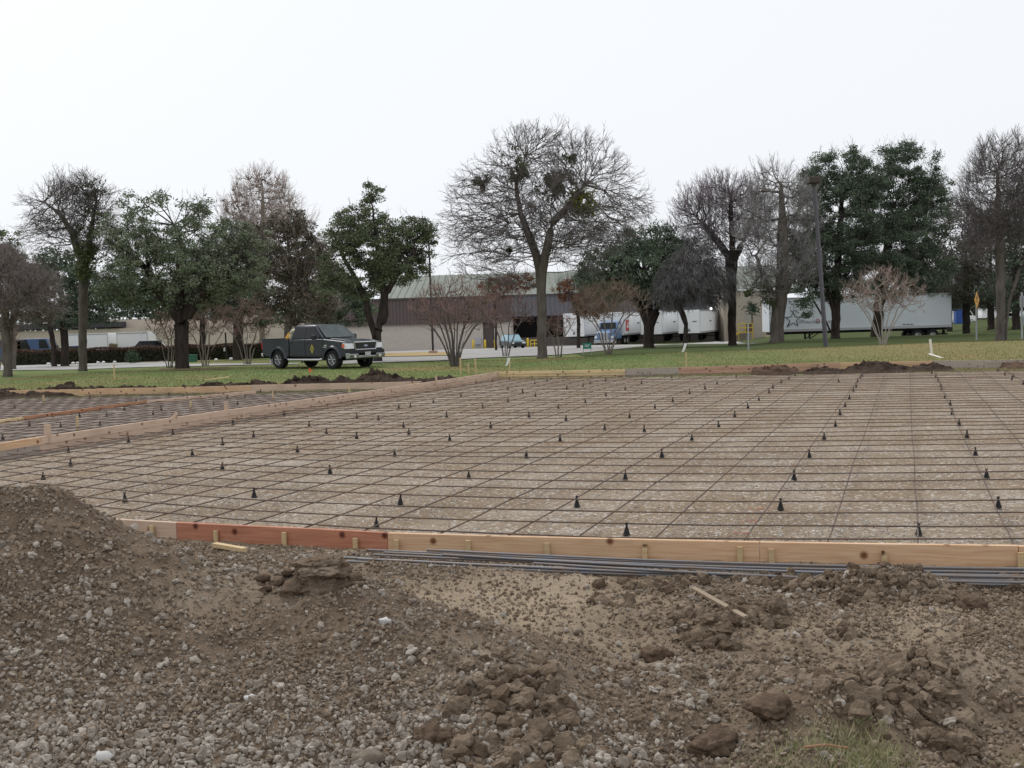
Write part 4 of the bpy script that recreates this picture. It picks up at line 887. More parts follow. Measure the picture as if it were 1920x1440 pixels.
def car(name, label, cat, loc, rz, body, L=4.3, W=1.75, H=1.45, group=None, van=False, glass=GLASS, hood=.28):
    t = empty(name, loc, label, cat, group, rz); zb_ = .28; zs = H * .58
    s = MB()
    if van: pr = [(-L / 2, zb_), (-L / 2, H - .1), (-L / 2 + .1, H), (L * .28, H), (L * .38, zs), (L / 2 - .05, zs * .85), (L / 2, zs * .6), (L / 2, zb_)]
    else: pr = [(-L / 2, zb_), (-L / 2, zs * .9), (-L / 2 + .1, zs), (L * .22, zs), (L / 2 - .1, zs * .86), (L / 2, zs * .6), (L / 2, zb_)]
    s.prism(pr, -W / 2, W / 2); s.build('body', body, t, bevel=.07)
    if not van:
        b0, b1, t0, t1 = -L / 2 + .12, L * .24, -L * .32, L * .08
        V = [(b0, -W / 2 + .06, zs - .02), (b1, -W / 2 + .06, zs - .02), (b1, W / 2 - .06, zs - .02), (b0, W / 2 - .06, zs - .02), (t0, -W / 2 + .22, H), (t1, -W / 2 + .22, H), (t1, W / 2 - .22, H), (t0, W / 2 - .22, H)]
        s = MB(); s.add(V, [(0, 1, 2, 3), (4, 5, 6, 7), (0, 1, 5, 4), (1, 2, 6, 5), (2, 3, 7, 6), (3, 0, 4, 7)]); s.build('windows', glass, t, bevel=.03)
        s = MB(); s.box(((t0 + t1) / 2, 0, H + .01), (t1 - t0 + .05, W - .42, .05), bev=.02); s.build('roof', body, t)
    else:
        s = MB(); s.quad((L * .285, -W / 2 + .12, H - .06), (L * .285, W / 2 - .12, H - .06), (L * .384, W / 2 - .08, zs + .05), (L * .384, -W / 2 + .08, zs + .05)); [s.quad((L * .1, sg * (W / 2 + .006), H - .12), (L * .27, sg * (W / 2 + .006), H - .12), (L * .35, sg * (W / 2 + .006), zs + .05), (L * .1, sg * (W / 2 + .006), zs + .05)) for sg in (-1, 1)]; s.build('windows', glass, t)
    for sg in (-1, 1): s = MB(); s.box((L / 2 - .03, sg * W * .36, zs * .68), (.08, W * .2, .13), bev=.02); s.build('headlight', WHITE, t)
    s = MB(); s.box((L / 2, 0, zb_ + .12), (.08, W * .95, .16), bev=.02); s.box((L / 2 - .01, 0, zs * .68), (.05, W * .45, .12), bev=.01); s.build('bumper', M('dark_trim_plastic', (.03, .03, .033), rough=.6), t)
    for x in (-L * .31, L * .31):
        for sg in (-1, 1): wheel(t, x, sg * (W / 2 - .1), .31, .31, .2, rimr=.6, rimm=CHROME)
    return t
def on(px, D): q = P(px, 600, D); return (q.x, D, float(T(q.x, D)) + .04)
car('parked_car', 'small parked car with pale blue windscreen in front of the warehouse', 'car', on(959, 112), math.radians(-72), M('teal_dark_paint', (.06, .10, .12), rough=.3, coat=.5), L=4.0, W=1.65, H=1.42, glass=M('sky_reflecting_glass', (.28, .45, .52), rough=.15, spec=.8))
car('parked_car', 'dark car parked behind the hedge right of the white trailers', 'car', on(292, 102), math.radians(8), M('navy_paint', (.03, .045, .07), rough=.3, coat=.5), L=4.6, H=1.75)
car('parked_car', 'blue car between the white trailer and the twin trunks at left', 'car', on(131, 98), math.radians(180), M('blue_paint', (.06, .12, .28), rough=.3, coat=.5), L=3.6, H=1.45)
for px, lb in ((37, 'leftmost blue truck with tall square cab behind the hedge'), (72, 'second blue truck with square cab behind the hedge')):
    car('blue_truck', lb, 'truck', on(px, 100), 0, M('dull_blue_paint', (.055, .10, .20), rough=.4), L=3.6, W=2.0, H=2.25, van=True, group='blue trucks behind the hedge')
for px, L, lb, fl in ((158, 4.3, 'white trailer body behind the hedge beside the bare tree trunk', .9), (246, 3.0, 'shorter white trailer body right of the brown tarp behind the hedge', .9)):
    q = on(px + L / 2 * 19, 104) ; t = trailer(lb, (P(px, 600, 104).x + L / 2, 105.3, q[2]), math.pi, L=L, fl=fl, H=1.75, gear=False, tand=False, group='white trailers behind the hedge', box_m=WHITE)
    for sg in (-1, 1): wheel(t, L / 2, sg * 1.0, .42, .42, .3)
q = on(208, 103); s = MB(); s.box((0, 0, .9), (.7, .9, 1.5), rz=.2, ry=.18, bev=.15); s.box((.4, 0, .6), (.5, .8, .8), ry=-.5, bev=.1); o = s.build('tarp_bundle', M('brown_tarp', (.16, .13, .08), rough=.9)); o.location = q; tag(o, 'brown tarp covered load between the two white trailer bodies', 'tarp')
for px, lb in ((1800, 'distant white van seen between trunks left of the yellow sign'), (1866, 'distant white van right of the yellow sign'), (1896, 'distant white van between the right edge trunks')):
    car('distant_van', lb, 'van', on(px, 190), 0, WHITE, L=5.2, W=1.9, H=2.1, van=True, group='white vans beyond the far trees')
q = on(1797, 178); s = MB(); s.box((0, 0, 1.1), (1.1, 1.1, 2.2), bev=.08); s.box((0, 0, 2.28), (1.2, 1.2, .14), bev=.05); s.box((0, -.57, 1.05), (.8, .04, 1.8), bev=.01); o = s.build('portable_toilet', M('portable_blue', (.03, .08, .30), rough=.5)); o.location = q; tag(o, 'small blue booth seen between the trunks right of the long trailer', 'booth')

# ------------------------------------------------------------------ hedge, shrubs, poles, signs
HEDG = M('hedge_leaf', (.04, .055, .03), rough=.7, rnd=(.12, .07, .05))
def hedge():
    a = Vector(on(12, 84)); b = Vector(on(512, 86)); t = empty('hedge', (a + b) / 2, 'long clipped dark reddish hedge behind the road at left', 'hedge')
    n = 26000; f = RNG.uniform(0, 1, n); side = RNG.uniform(0, 1, n); h = 1.15 + .05 * np.sin(f * 40)
    x = a.x + (b.x - a.x) * f; y = a.y + (b.y - a.y) * f; z0 = T(x, y)
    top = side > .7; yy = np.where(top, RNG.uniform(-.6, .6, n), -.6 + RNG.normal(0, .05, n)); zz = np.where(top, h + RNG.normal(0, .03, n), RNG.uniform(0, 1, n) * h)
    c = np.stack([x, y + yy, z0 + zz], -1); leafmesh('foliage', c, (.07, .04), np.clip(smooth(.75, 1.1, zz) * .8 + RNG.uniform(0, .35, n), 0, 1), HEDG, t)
    s = MB(); m = 24
    for i in range(m):
        p = a.lerp(b, i / m); q = a.lerp(b, (i + 1) / m); c_ = (p + q) / 2; s.box((c_.x, c_.y, float(T(c_.x, c_.y)) + .5), ((q - p).length + .02, 1.1, 1.1))
    s.build('stems', M('hedge_core', (.025, .022, .018), rough=1), t, world=True)
def leafmesh(nm, c, leaf, rv, m, t):
    n = len(c); a = RNG.normal(size=(n, 3)); a /= np.linalg.norm(a, axis=1, keepdims=True); b = np.cross(a, RNG.normal(size=(n, 3))); b /= np.linalg.norm(b, axis=1, keepdims=True)
    s = RNG.uniform(.6, 1.3, (n, 1)); a = a * leaf[0] * s; b = b * leaf[1] * s
    V = np.stack([c - a, c + b, c + a, c - b], 1); Fc = np.arange(4 * n).reshape(n, 4)
    return np_mesh(nm, V, Fc, m, t, rnd=np.repeat(rv, 4))
hedge()
q = Vector(on(245, 79)); t = empty('round_shrub', q, 'small round green shrub in front of the hedge', 'shrub')
c = np.array(q) + np.array([0, 0, .35]) + RNG.normal(0, .19, (1500, 3)); leafmesh('foliage', c, (.06, .035), RNG.uniform(0, 1, 1500), M('shrub_leaf', (.05, .085, .045), rough=.7, rnd=(.09, .14, .07)), t)
for i, (px, py) in enumerate([(87, 678), (133, 676), (141, 675.5), (180, 673), (190, 672.5), (211, 671.5)]):
    q = Vector(on(px, 81)); blob('white_rock', q + Vector((0, 0, .06)), (.14, .1, .09), WHITE, 300 + i, 'small white rock in the row along the foot of the hedge', 'rock', 'white rocks along the hedge', sub=2)
for px, D, lb in ((402, 76, 'white rock on the grass left of the thin black pole'), (430, 78, 'white rock on the grass right of the thin black pole')):
    q = Vector(on(px, D)); blob('white_rock', q + Vector((0, 0, .08)), (.13, .1, .1), WHITE, 310, lb, 'rock', sub=2)
q = Vector(on(358, 75)); s = MB(); s.box((0, 0, .22), (.55, .45, .44), bev=.05); s.box((0, 0, .46), (.6, .5, .06), bev=.02); o = s.build('utility_box', M('green_box', (.04, .14, .09), rough=.6)); o.location = q; tag(o, 'low green utility box on the grass right of the big oak', 'utility box')
BLK = M('dark_pole_paint', (.035, .033, .035), rough=.6); GRY = M('grey_post', (.38, .40, .42), rough=.5, metal=.4)
q = Vector(on(422, 81)); s = MB(); s.tube([q, q + Vector((-.02, 0, 2.0))], .06, 8); o = s.build('post', BLK); tag(o, 'thin black post by the hedge with a small white tag', 'post')
s = MB(); s.box(q + Vector((-.12, -.1, .75)), (.12, .03, .28)); tg = s.build('tag', WHITE, None); tg.parent = o
def lamp(label, px, pyb, pxt, pyt, D, wd, m, base=None, head=True):
    b = Vector(on(px, D)); tp = P(pxt, pyt, D); t = empty('lamp_post', b, label, 'lamp post')
    s = MB(); s.tube([b, tp], [wd / 2, wd / 2 * .8], 8 if base else 4); s.build('pole', m, t, world=True)
    if head: s = MB(); s.box(tp + Vector((-.02, 0, .1)), (.54, .54, .30), bev=.05); s.box(tp + Vector((-.02, 0, -.1)), (.2, .2, .14)); s.build('lamp_head', M('lamp_head_brown', (.06, .045, .04), rough=.6), t, world=True)
    if base: s = MB(); s.tube([b - Vector((0, 0, .2)), b + Vector((0, 0, .22))], .32, 20); s.build('concrete_base', M('pink_concrete', (.42, .30, .27), rough=.9), t, world=True)
lamp('thin dark lamp post on a round concrete base in front of the warehouse', 810, 662, 803.5, 440, 78, .16, BLK, True, True)
lamp('tall leaning dark lamp post with square head in front of the tallest oak', 1548, 655, 1526.5, 342, 51, .22, M('bronze_pole', (.10, .095, .11), rough=.5))
# signs
b = Vector(on(1831, 60)); t = empty('road_sign', b, 'yellow diamond road sign seen almost edge on at right', 'sign')
s = MB(); tz = P(1831, 563, 60).z - b.z; s.box((0, 0, (tz + .3) / 2), (.07, .07, tz + .3)); s.build('post', GRY, t)
s = MB(); s.box((0, 0, 0), (.68, .012, .68), ry=math.pi / 4); o = s.build('sign_plate', M('sign_yellow', (.80, .36, .01), rough=.4), t); o.location = (0, -.06, tz); o.rotation_euler = (0, 0, math.radians(52))
s = MB(); s.box((0, -.012, .04), (.10, .008, .34)); s.prism([(-.14, .1), (.14, .1), (0, .28)], -.016, -.008); o2 = s.build('arrow', BLACKP, o)
b = Vector(on(1916, 58)); t = empty('road_sign', b, 'tall grey sign post at the right edge', 'sign')
tz = P(1916, 548, 58).z - b.z; s = MB(); s.box((0, 0, tz / 2), (.07, .07, tz)); s.build('post', GRY, t); s = MB(); s.box((.04, .05, tz - .5), (.05, .45, .6), bev=.005); s.box((.06, .05, tz - 1.5), (.05, .3, .4), bev=.005); s.build('sign_plate', GRY, t)
b = Vector(on(1402.5, 52)); t = empty('road_sign', b, 'grey sign post with a brown backed plate under the leafy branches', 'sign')
tz = P(1402, 592, 52).z - b.z; s = MB(); s.box((0, 0, tz / 2), (.06, .06, tz)); s.build('post', GRY, t); s = MB(); s.box((0, -.04, tz - .15), (.3, .015, .4), bev=.004); s.build('sign_plate', M('sign_back', (.3, .29, .26), rough=.5), t)
b = Vector(on(1099.5, 55)); t = empty('site_sign', b, 'small teal green sign on two short posts by the driveway', 'sign')
s = MB(); [s.box((sg * .19, 0, .3), (.03, .03, .64)) for sg in (-1, 1)]; s.build('posts', GRY, t); s = MB(); s.box((0, -.03, .46), (.42, .02, .30), bev=.004); s.build('sign_plate', M('teal_sign', (.02, .22, .17), rough=.5), t)
s = MB(); s.box((0, -.045, .50), (.26, .004, .03)); s.box((-.02, -.045, .42), (.2, .004, .025)); s.build('lettering', WHITE, t)
for px, D, lb in ((637, 0, 'orange marking flag on the grass below the truck'), ):
    q = GT(580, 706); s = MB(); s.tube([q, q + Vector((0, 0, .3))], .006, 4); s.add([q + Vector((0, 0, .16)), q + Vector((0, 0, .31)), q + Vector((.14, 0, .2)), q + Vector((0, .008, .16)), q + Vector((0, .008, .31)), q + Vector((.14, .008, .2))], [(0, 1, 2), (3, 4, 5), (0, 1, 4, 3), (1, 2, 5, 4), (2, 0, 3, 5)]); o = s.build('marking_flag', M('flag_orange', (.75, .16, .05), rough=.7)); tag(o, lb, 'flag')

# ------------------------------------------------------------------ pickup truck
TP = M('truck_paint', (.020, .025, .036), rough=.3, spec=.4, coat=.25)
TPL = M('fender_plastic', (.025, .026, .03), rough=.5)
PLG = M('lamp_clear', (.75, .77, .8), rough=.12, spec=.9); SILV = M('silver_wheel', (.36, .37, .39), rough=.35, metal=.7)
def pickup(loc, rz, sc=1.0):
    t = empty('pickup_truck', loc, 'dark grey four door pickup truck on the grass with yellow diamond badge on its door', 'pickup truck', None, rz); t.scale = (sc, sc, sc)
    XR, XF, RW = -1.78, 1.82, .40
    def arch(xc, r, z0): return [(xc + r * math.cos(a), .42 + r * math.sin(a)) for a in np.linspace(math.pi - .25, .25, 13)] if 0 else [(xc - r * math.cos(a), .40 + r * math.sin(a)) for a in np.linspace(.18, math.pi - .18, 13)]
    # cab + front body
    pr = [(-1.02, .52)] + [(1.22, .50)] + arch(XF, .50, 0) + [(2.52, .50), (2.74, .55), (2.80, .75), (2.78, 1.05), (2.66, 1.14), (2.1, 1.20), (1.30, 1.27), (1.22, 1.28), (-1.02, 1.28)]
    s = MB(); s.prism(pr, -.98, .98); s.build('body', TP, t, bevel=.05)
    # bed sides, tailgate
    pb = [(-2.86, .62)] + arch(XR, .50, 0) + [(-1.05, .55), (-1.05, 1.30), (-2.90, 1.32), (-2.92, .9)]
    bed = bpy.data.objects.new('bed', None); COL.objects.link(bed); bed.parent = t
    for sg in (-1, 1): s = MB(); s.prism(pb, sg * .88, sg * .99); s.build('side_panel', TP, bed, bevel=.02)
    s = MB(); s.box((-1.95, 0, .72), (1.8, 1.76, .06)); s.box((-1.08, 0, 1.0), (.05, 1.76, .56)); s.build('floor', TPL, bed)
    s = MB(); s.box((-2.90, 0, .99), (.06, 1.8, .62), bev=.015); s.build('tailgate', TP, bed)
    s = MB(); s.box((-1.97, .935, 1.325), (1.86, .14, .03), bev=.008); s.box((-1.97, -.935, 1.325), (1.86, .14, .03), bev=.008); s.box((-2.9, 0, 1.32), (.08, 1.8, .03), bev=.008); s.build('rail_caps', TPL, bed)
    # greenhouse
    b0, b1, t0, t1 = -1.0, 1.30, -.82, .52; wb, wt, z0, z1 = .93, .74, 1.26, 1.88
    V = [(b0, -wb, z0), (b1, -wb, z0), (b1, wb, z0), (b0, wb, z0), (t0, -wt, z1), (t1, -wt, z1), (t1, wt, z1), (t0, wt, z1)]
    s = MB(); s.add(V, [(0, 1, 2, 3), (4, 5, 6, 7), (0, 1, 5, 4), (1, 2, 6, 5), (2, 3, 7, 6), (3, 0, 4, 7)]); s.build('cabin', TP, t, bevel=.07)
    s = MB(); s.box((-.15, 0, z1 + .005), (1.22, 1.36, .05), bev=.02); s.build('roof', M('roof_sheen', (.09, .095, .105), rough=.2, spec=.7, coat=.6), t)
    def sp(x, z, sg, o=.014):   # point on the sloping side
        f = (z - z0) / (z1 - z0); return (x, sg * (wb + (wt - wb) * f + o), z)
    for sg in (-1, 1):
        for q in ([(-.86, 1.33), (.02, 1.33), (.02, 1.79), (-.72, 1.79)], [(.10, 1.33), (1.10, 1.33), (.98, 1.40), (.50, 1.79), (.10, 1.79)]):
            s = MB(); s.quad(*[sp(x, z, sg) for x, z in q]); o = s.build('side_window', GLASS, t)
            m_ = o.modifiers.new('s', 'SOLIDIFY'); m_.thickness = .01
        s = MB(); s.tube([sp(1.2, 1.32, sg, .005), sp(.55, 1.83, sg, .005)], .035, 6); s.build('windscreen_pillar', TP, t)
        s = MB(); 
        for x in (.06, 1.24, -1.03): s.box((x, sg * .982, .92), (.014, .012, .70))
        s.box((.65, sg * .982, .60), (1.2, .012, .014)); s.box((-.48, sg * .982, .60), (1.06, .012, .014)); s.build('door_seams', BLACKP, t)
        for x in (.20, -.86): s = MB(); s.box((x, sg * 1.0, 1.14), (.17, .035, .045), bev=.012); s.build('door_handle', TP, t)
        s = MB(); s.box((.86, sg * 1.13, 1.36), (.16, .22, .20), bev=.05); s.tube([(.9, sg * .96, 1.30), (.88, sg * 1.08, 1.32)], .03, 6); s.build('mirror', TPL, t)
        for xc in (XF, XR):
            V = []; s = MB(); n = 15
            for k in range(n):
                a = .1 + (math.pi - .2) * k / (n - 1)
                for r_, yy in ((.485, .97), (.485, 1.045), (.545, 1.045), (.60, .985)): V.append((xc - r_ * math.cos(a), sg * yy, .40 + r_ * math.sin(a)))
            s.add(V, [(k * 4 + j, k * 4 + (j + 1) % 4, (k + 1) * 4 + (j + 1) % 4, (k + 1) * 4 + j) for k in range(n - 1) for j in range(4)]); s.build('fender_flare', TP, t)
            wheel(t, xc, sg * .86, RW, RW, .30, rimm=SILV, spokes=6, rimr=.58)
        s = MB(); s.tube([(-1.1, sg * .99, .43), (-.95, sg * 1.05, .40), (1.05, sg * 1.05, .40), (1.2, sg * .99, .43)], .05, 8); s.build('running_board', M('polished_step', (.6, .6, .6), rough=.3, metal=.8), t)
        s = MB(); s.box((-2.905, sg * .93, 1.02), (.06, .14, .32), bev=.015); s.build('taillight', M('tail_red', (.45, .02, .03), rough=.25), t)
        s = MB(); s.prism([(2.50, .90), (2.50, 1.10), (2.78, 1.06), (2.83, .84), (2.6, .84)], sg * .62, sg * .985) ; s.build('headlight', PLG, t, bevel=.015)
        s = MB(); s.box((2.54, sg * .985, .97), (.16, .02, .16), bev=.005); s.build('turn_signal', M('amber', (.7, .16, .08), rough=.3), t)
        s = MB(); s.box((-2.33, sg * .86, .35), (.02, .28, .34)); s.build('mud_flap', WHITE, t)
    s = MB(); s.quad((1.285, -.84, 1.32), (1.285, .84, 1.32), (.57, .68, 1.84), (.57, -.68, 1.84)); o = s.build('windscreen', M('windscreen_glass', (.015, .03, .03), (.06, .08, .08), 2.2, rough=.06, spec=.35), t); o.location = (.022, 0, .02)  # lighter streaks in the windscreen colour are painted-in reflections
    s = MB(); s.quad((-1.0, -.78, 1.36), (-1.0, .78, 1.36), (-.86, .64, 1.8), (-.86, -.64, 1.8)); o = s.build('rear_window', GLASS, t); o.location = (-.02, 0, 0)
    s = MB(); s.prism([(1.25, 1.275), (1.30, 1.31), (2.55, 1.19), (2.7, 1.13), (2.7, 1.08)], -.62, .62); s.build('hood', TP, t, bevel=.04)
    s = MB(); s.box((2.81, 0, .96), (.05, 1.22, .30), bev=.02); s.build('grille', M('grille_mesh', (.045, .045, .05), rough=.45, metal=.5), t)
    s = MB()
    for a, b in (((2.83, -.62, 1.11), (2.83, .62, 1.11)), ((2.83, -.58, .80), (2.83, .58, .80)), ((2.83, -.64, 1.11), (2.83, -.56, .80)), ((2.83, .64, 1.11), (2.83, .56, .80))): s.tube([a, b], .028, 8)
    s.build('grille_surround', CHROME, t)
    s = MB(); V = [(2.85, .11 * math.cos(a), .96 + .045 * math.sin(a)) for a in np.linspace(0, 2 * math.pi, 20, endpoint=False)]; s.add(V + [(2.82, y, z) for _, y, z in V], [tuple(range(20))] + [(i, (i + 1) % 20, (i + 1) % 20 + 20, i + 20) for i in range(20)]); s.build('oval_emblem', M('emblem_silver', (.4, .45, .55), rough=.25, metal=.6), t)
    s = MB(); s.box((2.86, 0, .71), (.16, 1.96, .15), bev=.03); s.build('bumper_pad', TPL, t)
    bp = MB()
    for sg in (-1, 1): bp.prism([(2.70, .42), (2.66, .66), (2.90, .67), (2.96, .60), (2.92, .44)], sg * .50, sg * 1.0)
    bp.box((2.88, 0, .50), (.10, 1.1, .12), bev=.02); bp.build('bumper', M('bumper_chrome', (.36, .37, .38), rough=.3, metal=.85), t, bevel=.02)
    for sg in (-1, 1): s = MB(); s.tube([(2.93, sg * .70, .53), (2.955, sg * .70, .53)], .07, 14); s.build('fog_lamp', PLG, t)
    s = MB(); s.box((2.96, 0, .62), (.015, .32, .16), bev=.004); s.build('licence_plate', M('plate_grey', (.5, .5, .52), rough=.5), t)
    s = MB(); s.box((-2.98, 0, .62), (.14, 1.9, .16), bev=.03); s.build('rear_bumper', CHROME, t)
    # yellow diamond badge on the front door (right-hand side is the one seen)
    for sg in (-1,):
        s = MB(); s.prism([(.42, .86), (.54, 1.06), (.66, .86), (.54, .66)], sg * .985, sg * .993); o = s.build('door_badge', M('badge_yellow', (.50, .40, .06), rough=.5), t)
        s = MB(); s.prism([(.47, .86), (.54, .98), (.61, .86), (.54, .74)], sg * .992, sg * .997); s.build('badge_centre', M('badge_green', (.16, .17, .05), rough=.5), o)
        s = MB(); s.box((1.42, sg * .99, 1.0), (.16, .012, .05)); s.box((1.38, sg * .99, .93), (.22, .012, .03)); s.build('side_lettering', CHROME, t)
    s = MB(); s.box((0, 0, .45), (4.9, 1.2, .18)); s.cyl((XR, -.8, .4), (XR, .8, .4), .08); s.cyl((XF, -.8, .4), (XF, .8, .4), .07); s.build('chassis', MATS['chassis'], t)
    s = MB(); s.box((-.1, .3, 1.55), (.5, .45, .5), bev=.1); s.box((-.1, -.35, 1.55), (.4, .45, .45), bev=.1); 
    return t
TL = Vector(on(601, 47.2)); TRZ = math.radians(-40)
tz_ = float(T(TL.x, TL.y)); TSC = .985
truck = pickup((TL.x, TL.y, tz_ + .0), TRZ, TSC)
def tw(x, y, z): return Vector((TL.x, TL.y, tz_)) + Matrix.Rotation(TRZ, 3, 'Z') @ (Vector((x, y, z)) * TSC)
s = MB(); s.tube([(0, 0, 0), (0, 0, .5), (0, 0, .62), (.05, 0, .82)], [.17, .19, .13, .05], 14); o = s.build('fuel_can', M('orange_plastic', (.62, .33, .04), rough=.5)); o.location = tw(-1.75, -.4, .74); tag(o, 'orange yellow container standing in the truck bed', 'container')
s = MB(); n = 12; s.tube([(.22 * math.cos(a) - .0, 0, .38 + .42 * math.sin(a)) for a in np.linspace(0, math.pi, n)] + [(-.26, 0, 0)], .09, 10); s.box((0, 0, .1), (.5, .3, .2), bev=.03); s.tube([(.2, 0, .5), (.7, 0, .2)], .07, 8); o = s.build('hose_roll', M('cream_plastic', (.62, .58, .45), rough=.6)); o.location = tw(-1.42, -.35, .86); o.rotation_euler = (0, 0, -.6); tag(o, 'cream coloured curved pipe rig in the truck bed behind the cab', 'pipe rig')

# ------------------------------------------------------------------ far wood
def far_wood(px0, px1, D, h, m, n, label):
    px = RNG.uniform(px0, px1, n); X_ = (px - CX) * D / F; Y_ = D + RNG.uniform(-4, 4, n); top = h * (.75 + .5 * fbm(px, px * 0, .02, 3, 8)); Z_ = T(X_, Y_) + RNG.uniform(0, 1, n) ** .8 * top
    leafmesh('distant_trees', np.stack([X_, Y_, Z_], -1), (.5, .3), RNG.uniform(0, 1, n), m, None)
    o = COL.objects[-1] if False else bpy.data.objects[[k for k in bpy.data.objects.keys() if k.startswith('distant_trees')][-1]]; tag(o, label, 'trees', kind='stuff')
FARM = M('far_tree_mass', (.05, .05, .04), rough=.9, rnd=(.11, .10, .085))
far_wood(1440, 2150, 235, 8, FARM, 9000, 'distant mass of dark bare trees on the right skyline')
far_wood(-300, 740, 190, 7.5, FARM, 9000, 'distant mass of dark trees behind the left building')

# ------------------------------------------------------------------ trees
def ell_sample(blobs, n, shell=.0):
    """blobs [(cx,cy,cz,rx,ry,rz)] -> points, denser towards the surface when shell > 0"""
    vol = np.array([b[3] * b[4] * b[5] for b in blobs]); k = RNG.choice(len(blobs), n, p=vol / vol.sum()); B = np.array(blobs)[k]
    d = RNG.normal(size=(n, 3)); d /= np.linalg.norm(d, axis=1, keepdims=True)
    r = RNG.uniform(shell, 1, n) ** (1 / 2.6)
    return B[:, :3] + d * B[:, 3:] * r[:, None]
def tree(label, D, px, stems, blobs, N=600, trunk_w=.3, leaves=0, leaf=(.07, .035), leaf_m=None, bark=BARK, twig=TWIG, twigs=3, twig_len=.5, twig_r=.008,
         droop=0., up=.35, bf=.35, name='tree', cat='tree', group=None, shell=.25, clump=.22, sub=3, mist=None, depth=.9, pyb=None, leafsel=0.0, gap=0.0, tipr=.012, seed=None, ivy=None):
    """stems: polylines of pixels from base upward; blobs: (px,py,rx,ry) in pixels, all at distance D"""
    global RNG
    RNG = np.random.default_rng(int(D * 10 + px) if seed is None else seed)
    b0 = P(px, 600, D); base = Vector((b0.x, D, float(T(b0.x, D)) - .03))
    t = empty(name, base, label, cat, group)
    k = D / F
    B = [(P(a, b, D).x, D + RNG.uniform(-.2, .2) * c * k, P(a, b, D).z, c * k, c * k * depth, d * k) for a, b, c, d in blobs]
    nodes = []; par = []; plen = []; ok = []
    for st in stems:
        prev = -1; pts = [P(a, b, D) for a, b in st]
        pts[0] = Vector((pts[0].x, D, base.z)); dy = RNG.uniform(-.6, .6) if len(stems) > 1 else 0
        for i, p in enumerate(pts):
            p.y = D + dy * (i / max(1, len(pts) - 1)) ** 1.2 * min(1.5, abs(pts[-1].z - base.z) * .3)
        L = 0
        for i in range(len(pts) - 1):
            seg = (pts[i + 1] - pts[i]).length; m = max(1, int(seg / .35))
            for j in range(m + (1 if i == len(pts) - 2 else 0)):
                q = pts[i].lerp(pts[i + 1], j / m) + Vector((RNG.normal(0, .02), RNG.normal(0, .04), 0)) * (1 if (i or j) else 0)
                if prev >= 0: L += (q - Vector(nodes[prev])).length
                nodes.append(tuple(q)); par.append(prev); plen.append(L * .25); prev = len(nodes) - 1
                ok.append(i >= 1 or (len(pts) == 2 and j > m * .6) or (i == 0 and j > m * .85))
    ns = len(nodes)
    A = ell_sample(B, N, shell)
    if gap: A = A[(fbm(A[:, 0] * 1.0 + A[:, 1] * .6, A[:, 2] + 3, 1 / (gap * 2), 2, 7) > -.22)]
    A = A[A[:, 2] > base.z + .5]
    N = len(A); pos = np.array(nodes); okm = np.array(ok)
    cost = np.full(N, 1e9); who = np.zeros(N, int)
    for i in range(ns):
        if not okm[i]: continue
        c = np.linalg.norm(A - pos[i], axis=1) + bf * plen[i]; m = c < cost; cost[m] = c[m]; who[m] = i
    allp = np.concatenate([pos, A]); parent = np.array(par + [0] * N); pl = np.array(plen + [0.] * N); used = np.zeros(N, bool)
    order = []
    for _ in range(N):
        c = np.where(used, 1e9, cost); j = int(np.argmin(c)); used[j] = True; parent[ns + j] = who[j]
        pl[ns + j] = pl[who[j]] + np.linalg.norm(A[j] - allp[who[j]]); order.append(ns + j)
        c2 = np.linalg.norm(A - A[j], axis=1) + bf * pl[ns + j]; m = (c2 < cost) & ~used; cost[m] = c2[m]; who[m] = ns + j
    cnt = np.ones(ns + N); nch = np.zeros(ns + N, int)
    for j in order[::-1] + list(range(ns - 1, -1, -1)):
        if parent[j] >= 0: cnt[parent[j]] += cnt[j]; nch[parent[j]] += 1
    mxc = max(cnt[i] for i in range(ns) if par[i] < 0); ex = math.log(max(trunk_w / 2, tipr * 1.2) / tipr) / math.log(mxc)
    R = tipr + (max(trunk_w / 2, tipr * 1.2) - tipr) * (cnt / mxc) ** .8
    idx = np.arange(ns + N); e = idx[parent >= 0]
    # split long edges with a little sideways bend
    P0 = allp[parent[e]]; P1 = allp[e]; mid = (P0 + P1) / 2 + RNG.normal(0, .05, P0.shape) * np.linalg.norm(P1 - P0, axis=1, keepdims=True) * (e >= ns)[:, None]
    R1 = R[e]; R0 = np.minimum(R[parent[e]], R1 * 1.5)
    trunk_e = e < ns
    def tb(nm, msk, m, k_):
        if msk.sum() == 0: return
        rm = (R0 + R1) / 2
        V1, F1 = tubes(P0[msk], mid[msk], R0[msk], rm[msk], k_); V2, F2 = tubes(mid[msk], P1[msk], rm[msk], R1[msk], k_)
        np_mesh(nm, np.concatenate([V1, V2]), np.concatenate([F1, F2 + len(V1)]), m, t, smooth_=True)
    # root flare
    for i in range(ns):
        if par[i] < 0: pass
    cs = [i for i in range(ns) if par[i] < 0] + [ns]; sm = MB()
    for a_, b_ in zip(cs[:-1], cs[1:]):
        pp = [Vector(allp[i]) for i in range(a_, b_)]; rr = [float(R[i]) for i in range(a_, b_)]
        for _ in range(2): rr = [rr[0]] + [(rr[i - 1] + rr[i] + rr[i + 1]) / 3 for i in range(1, len(rr) - 1)] + [rr[-1]]
        if len(pp) > 2: rr[0] *= 1.35; pp[0].z -= .1; pp.insert(1, pp[0].lerp(pp[1], .5)); rr.insert(1, rr[1] * 1.1)
        sm.tube(pp, rr, 10)
    sm.build('trunk', bark, t, world=True, smooth_=True)
    TP0 = []; TP1 = []; TR0 = []; TR1 = []
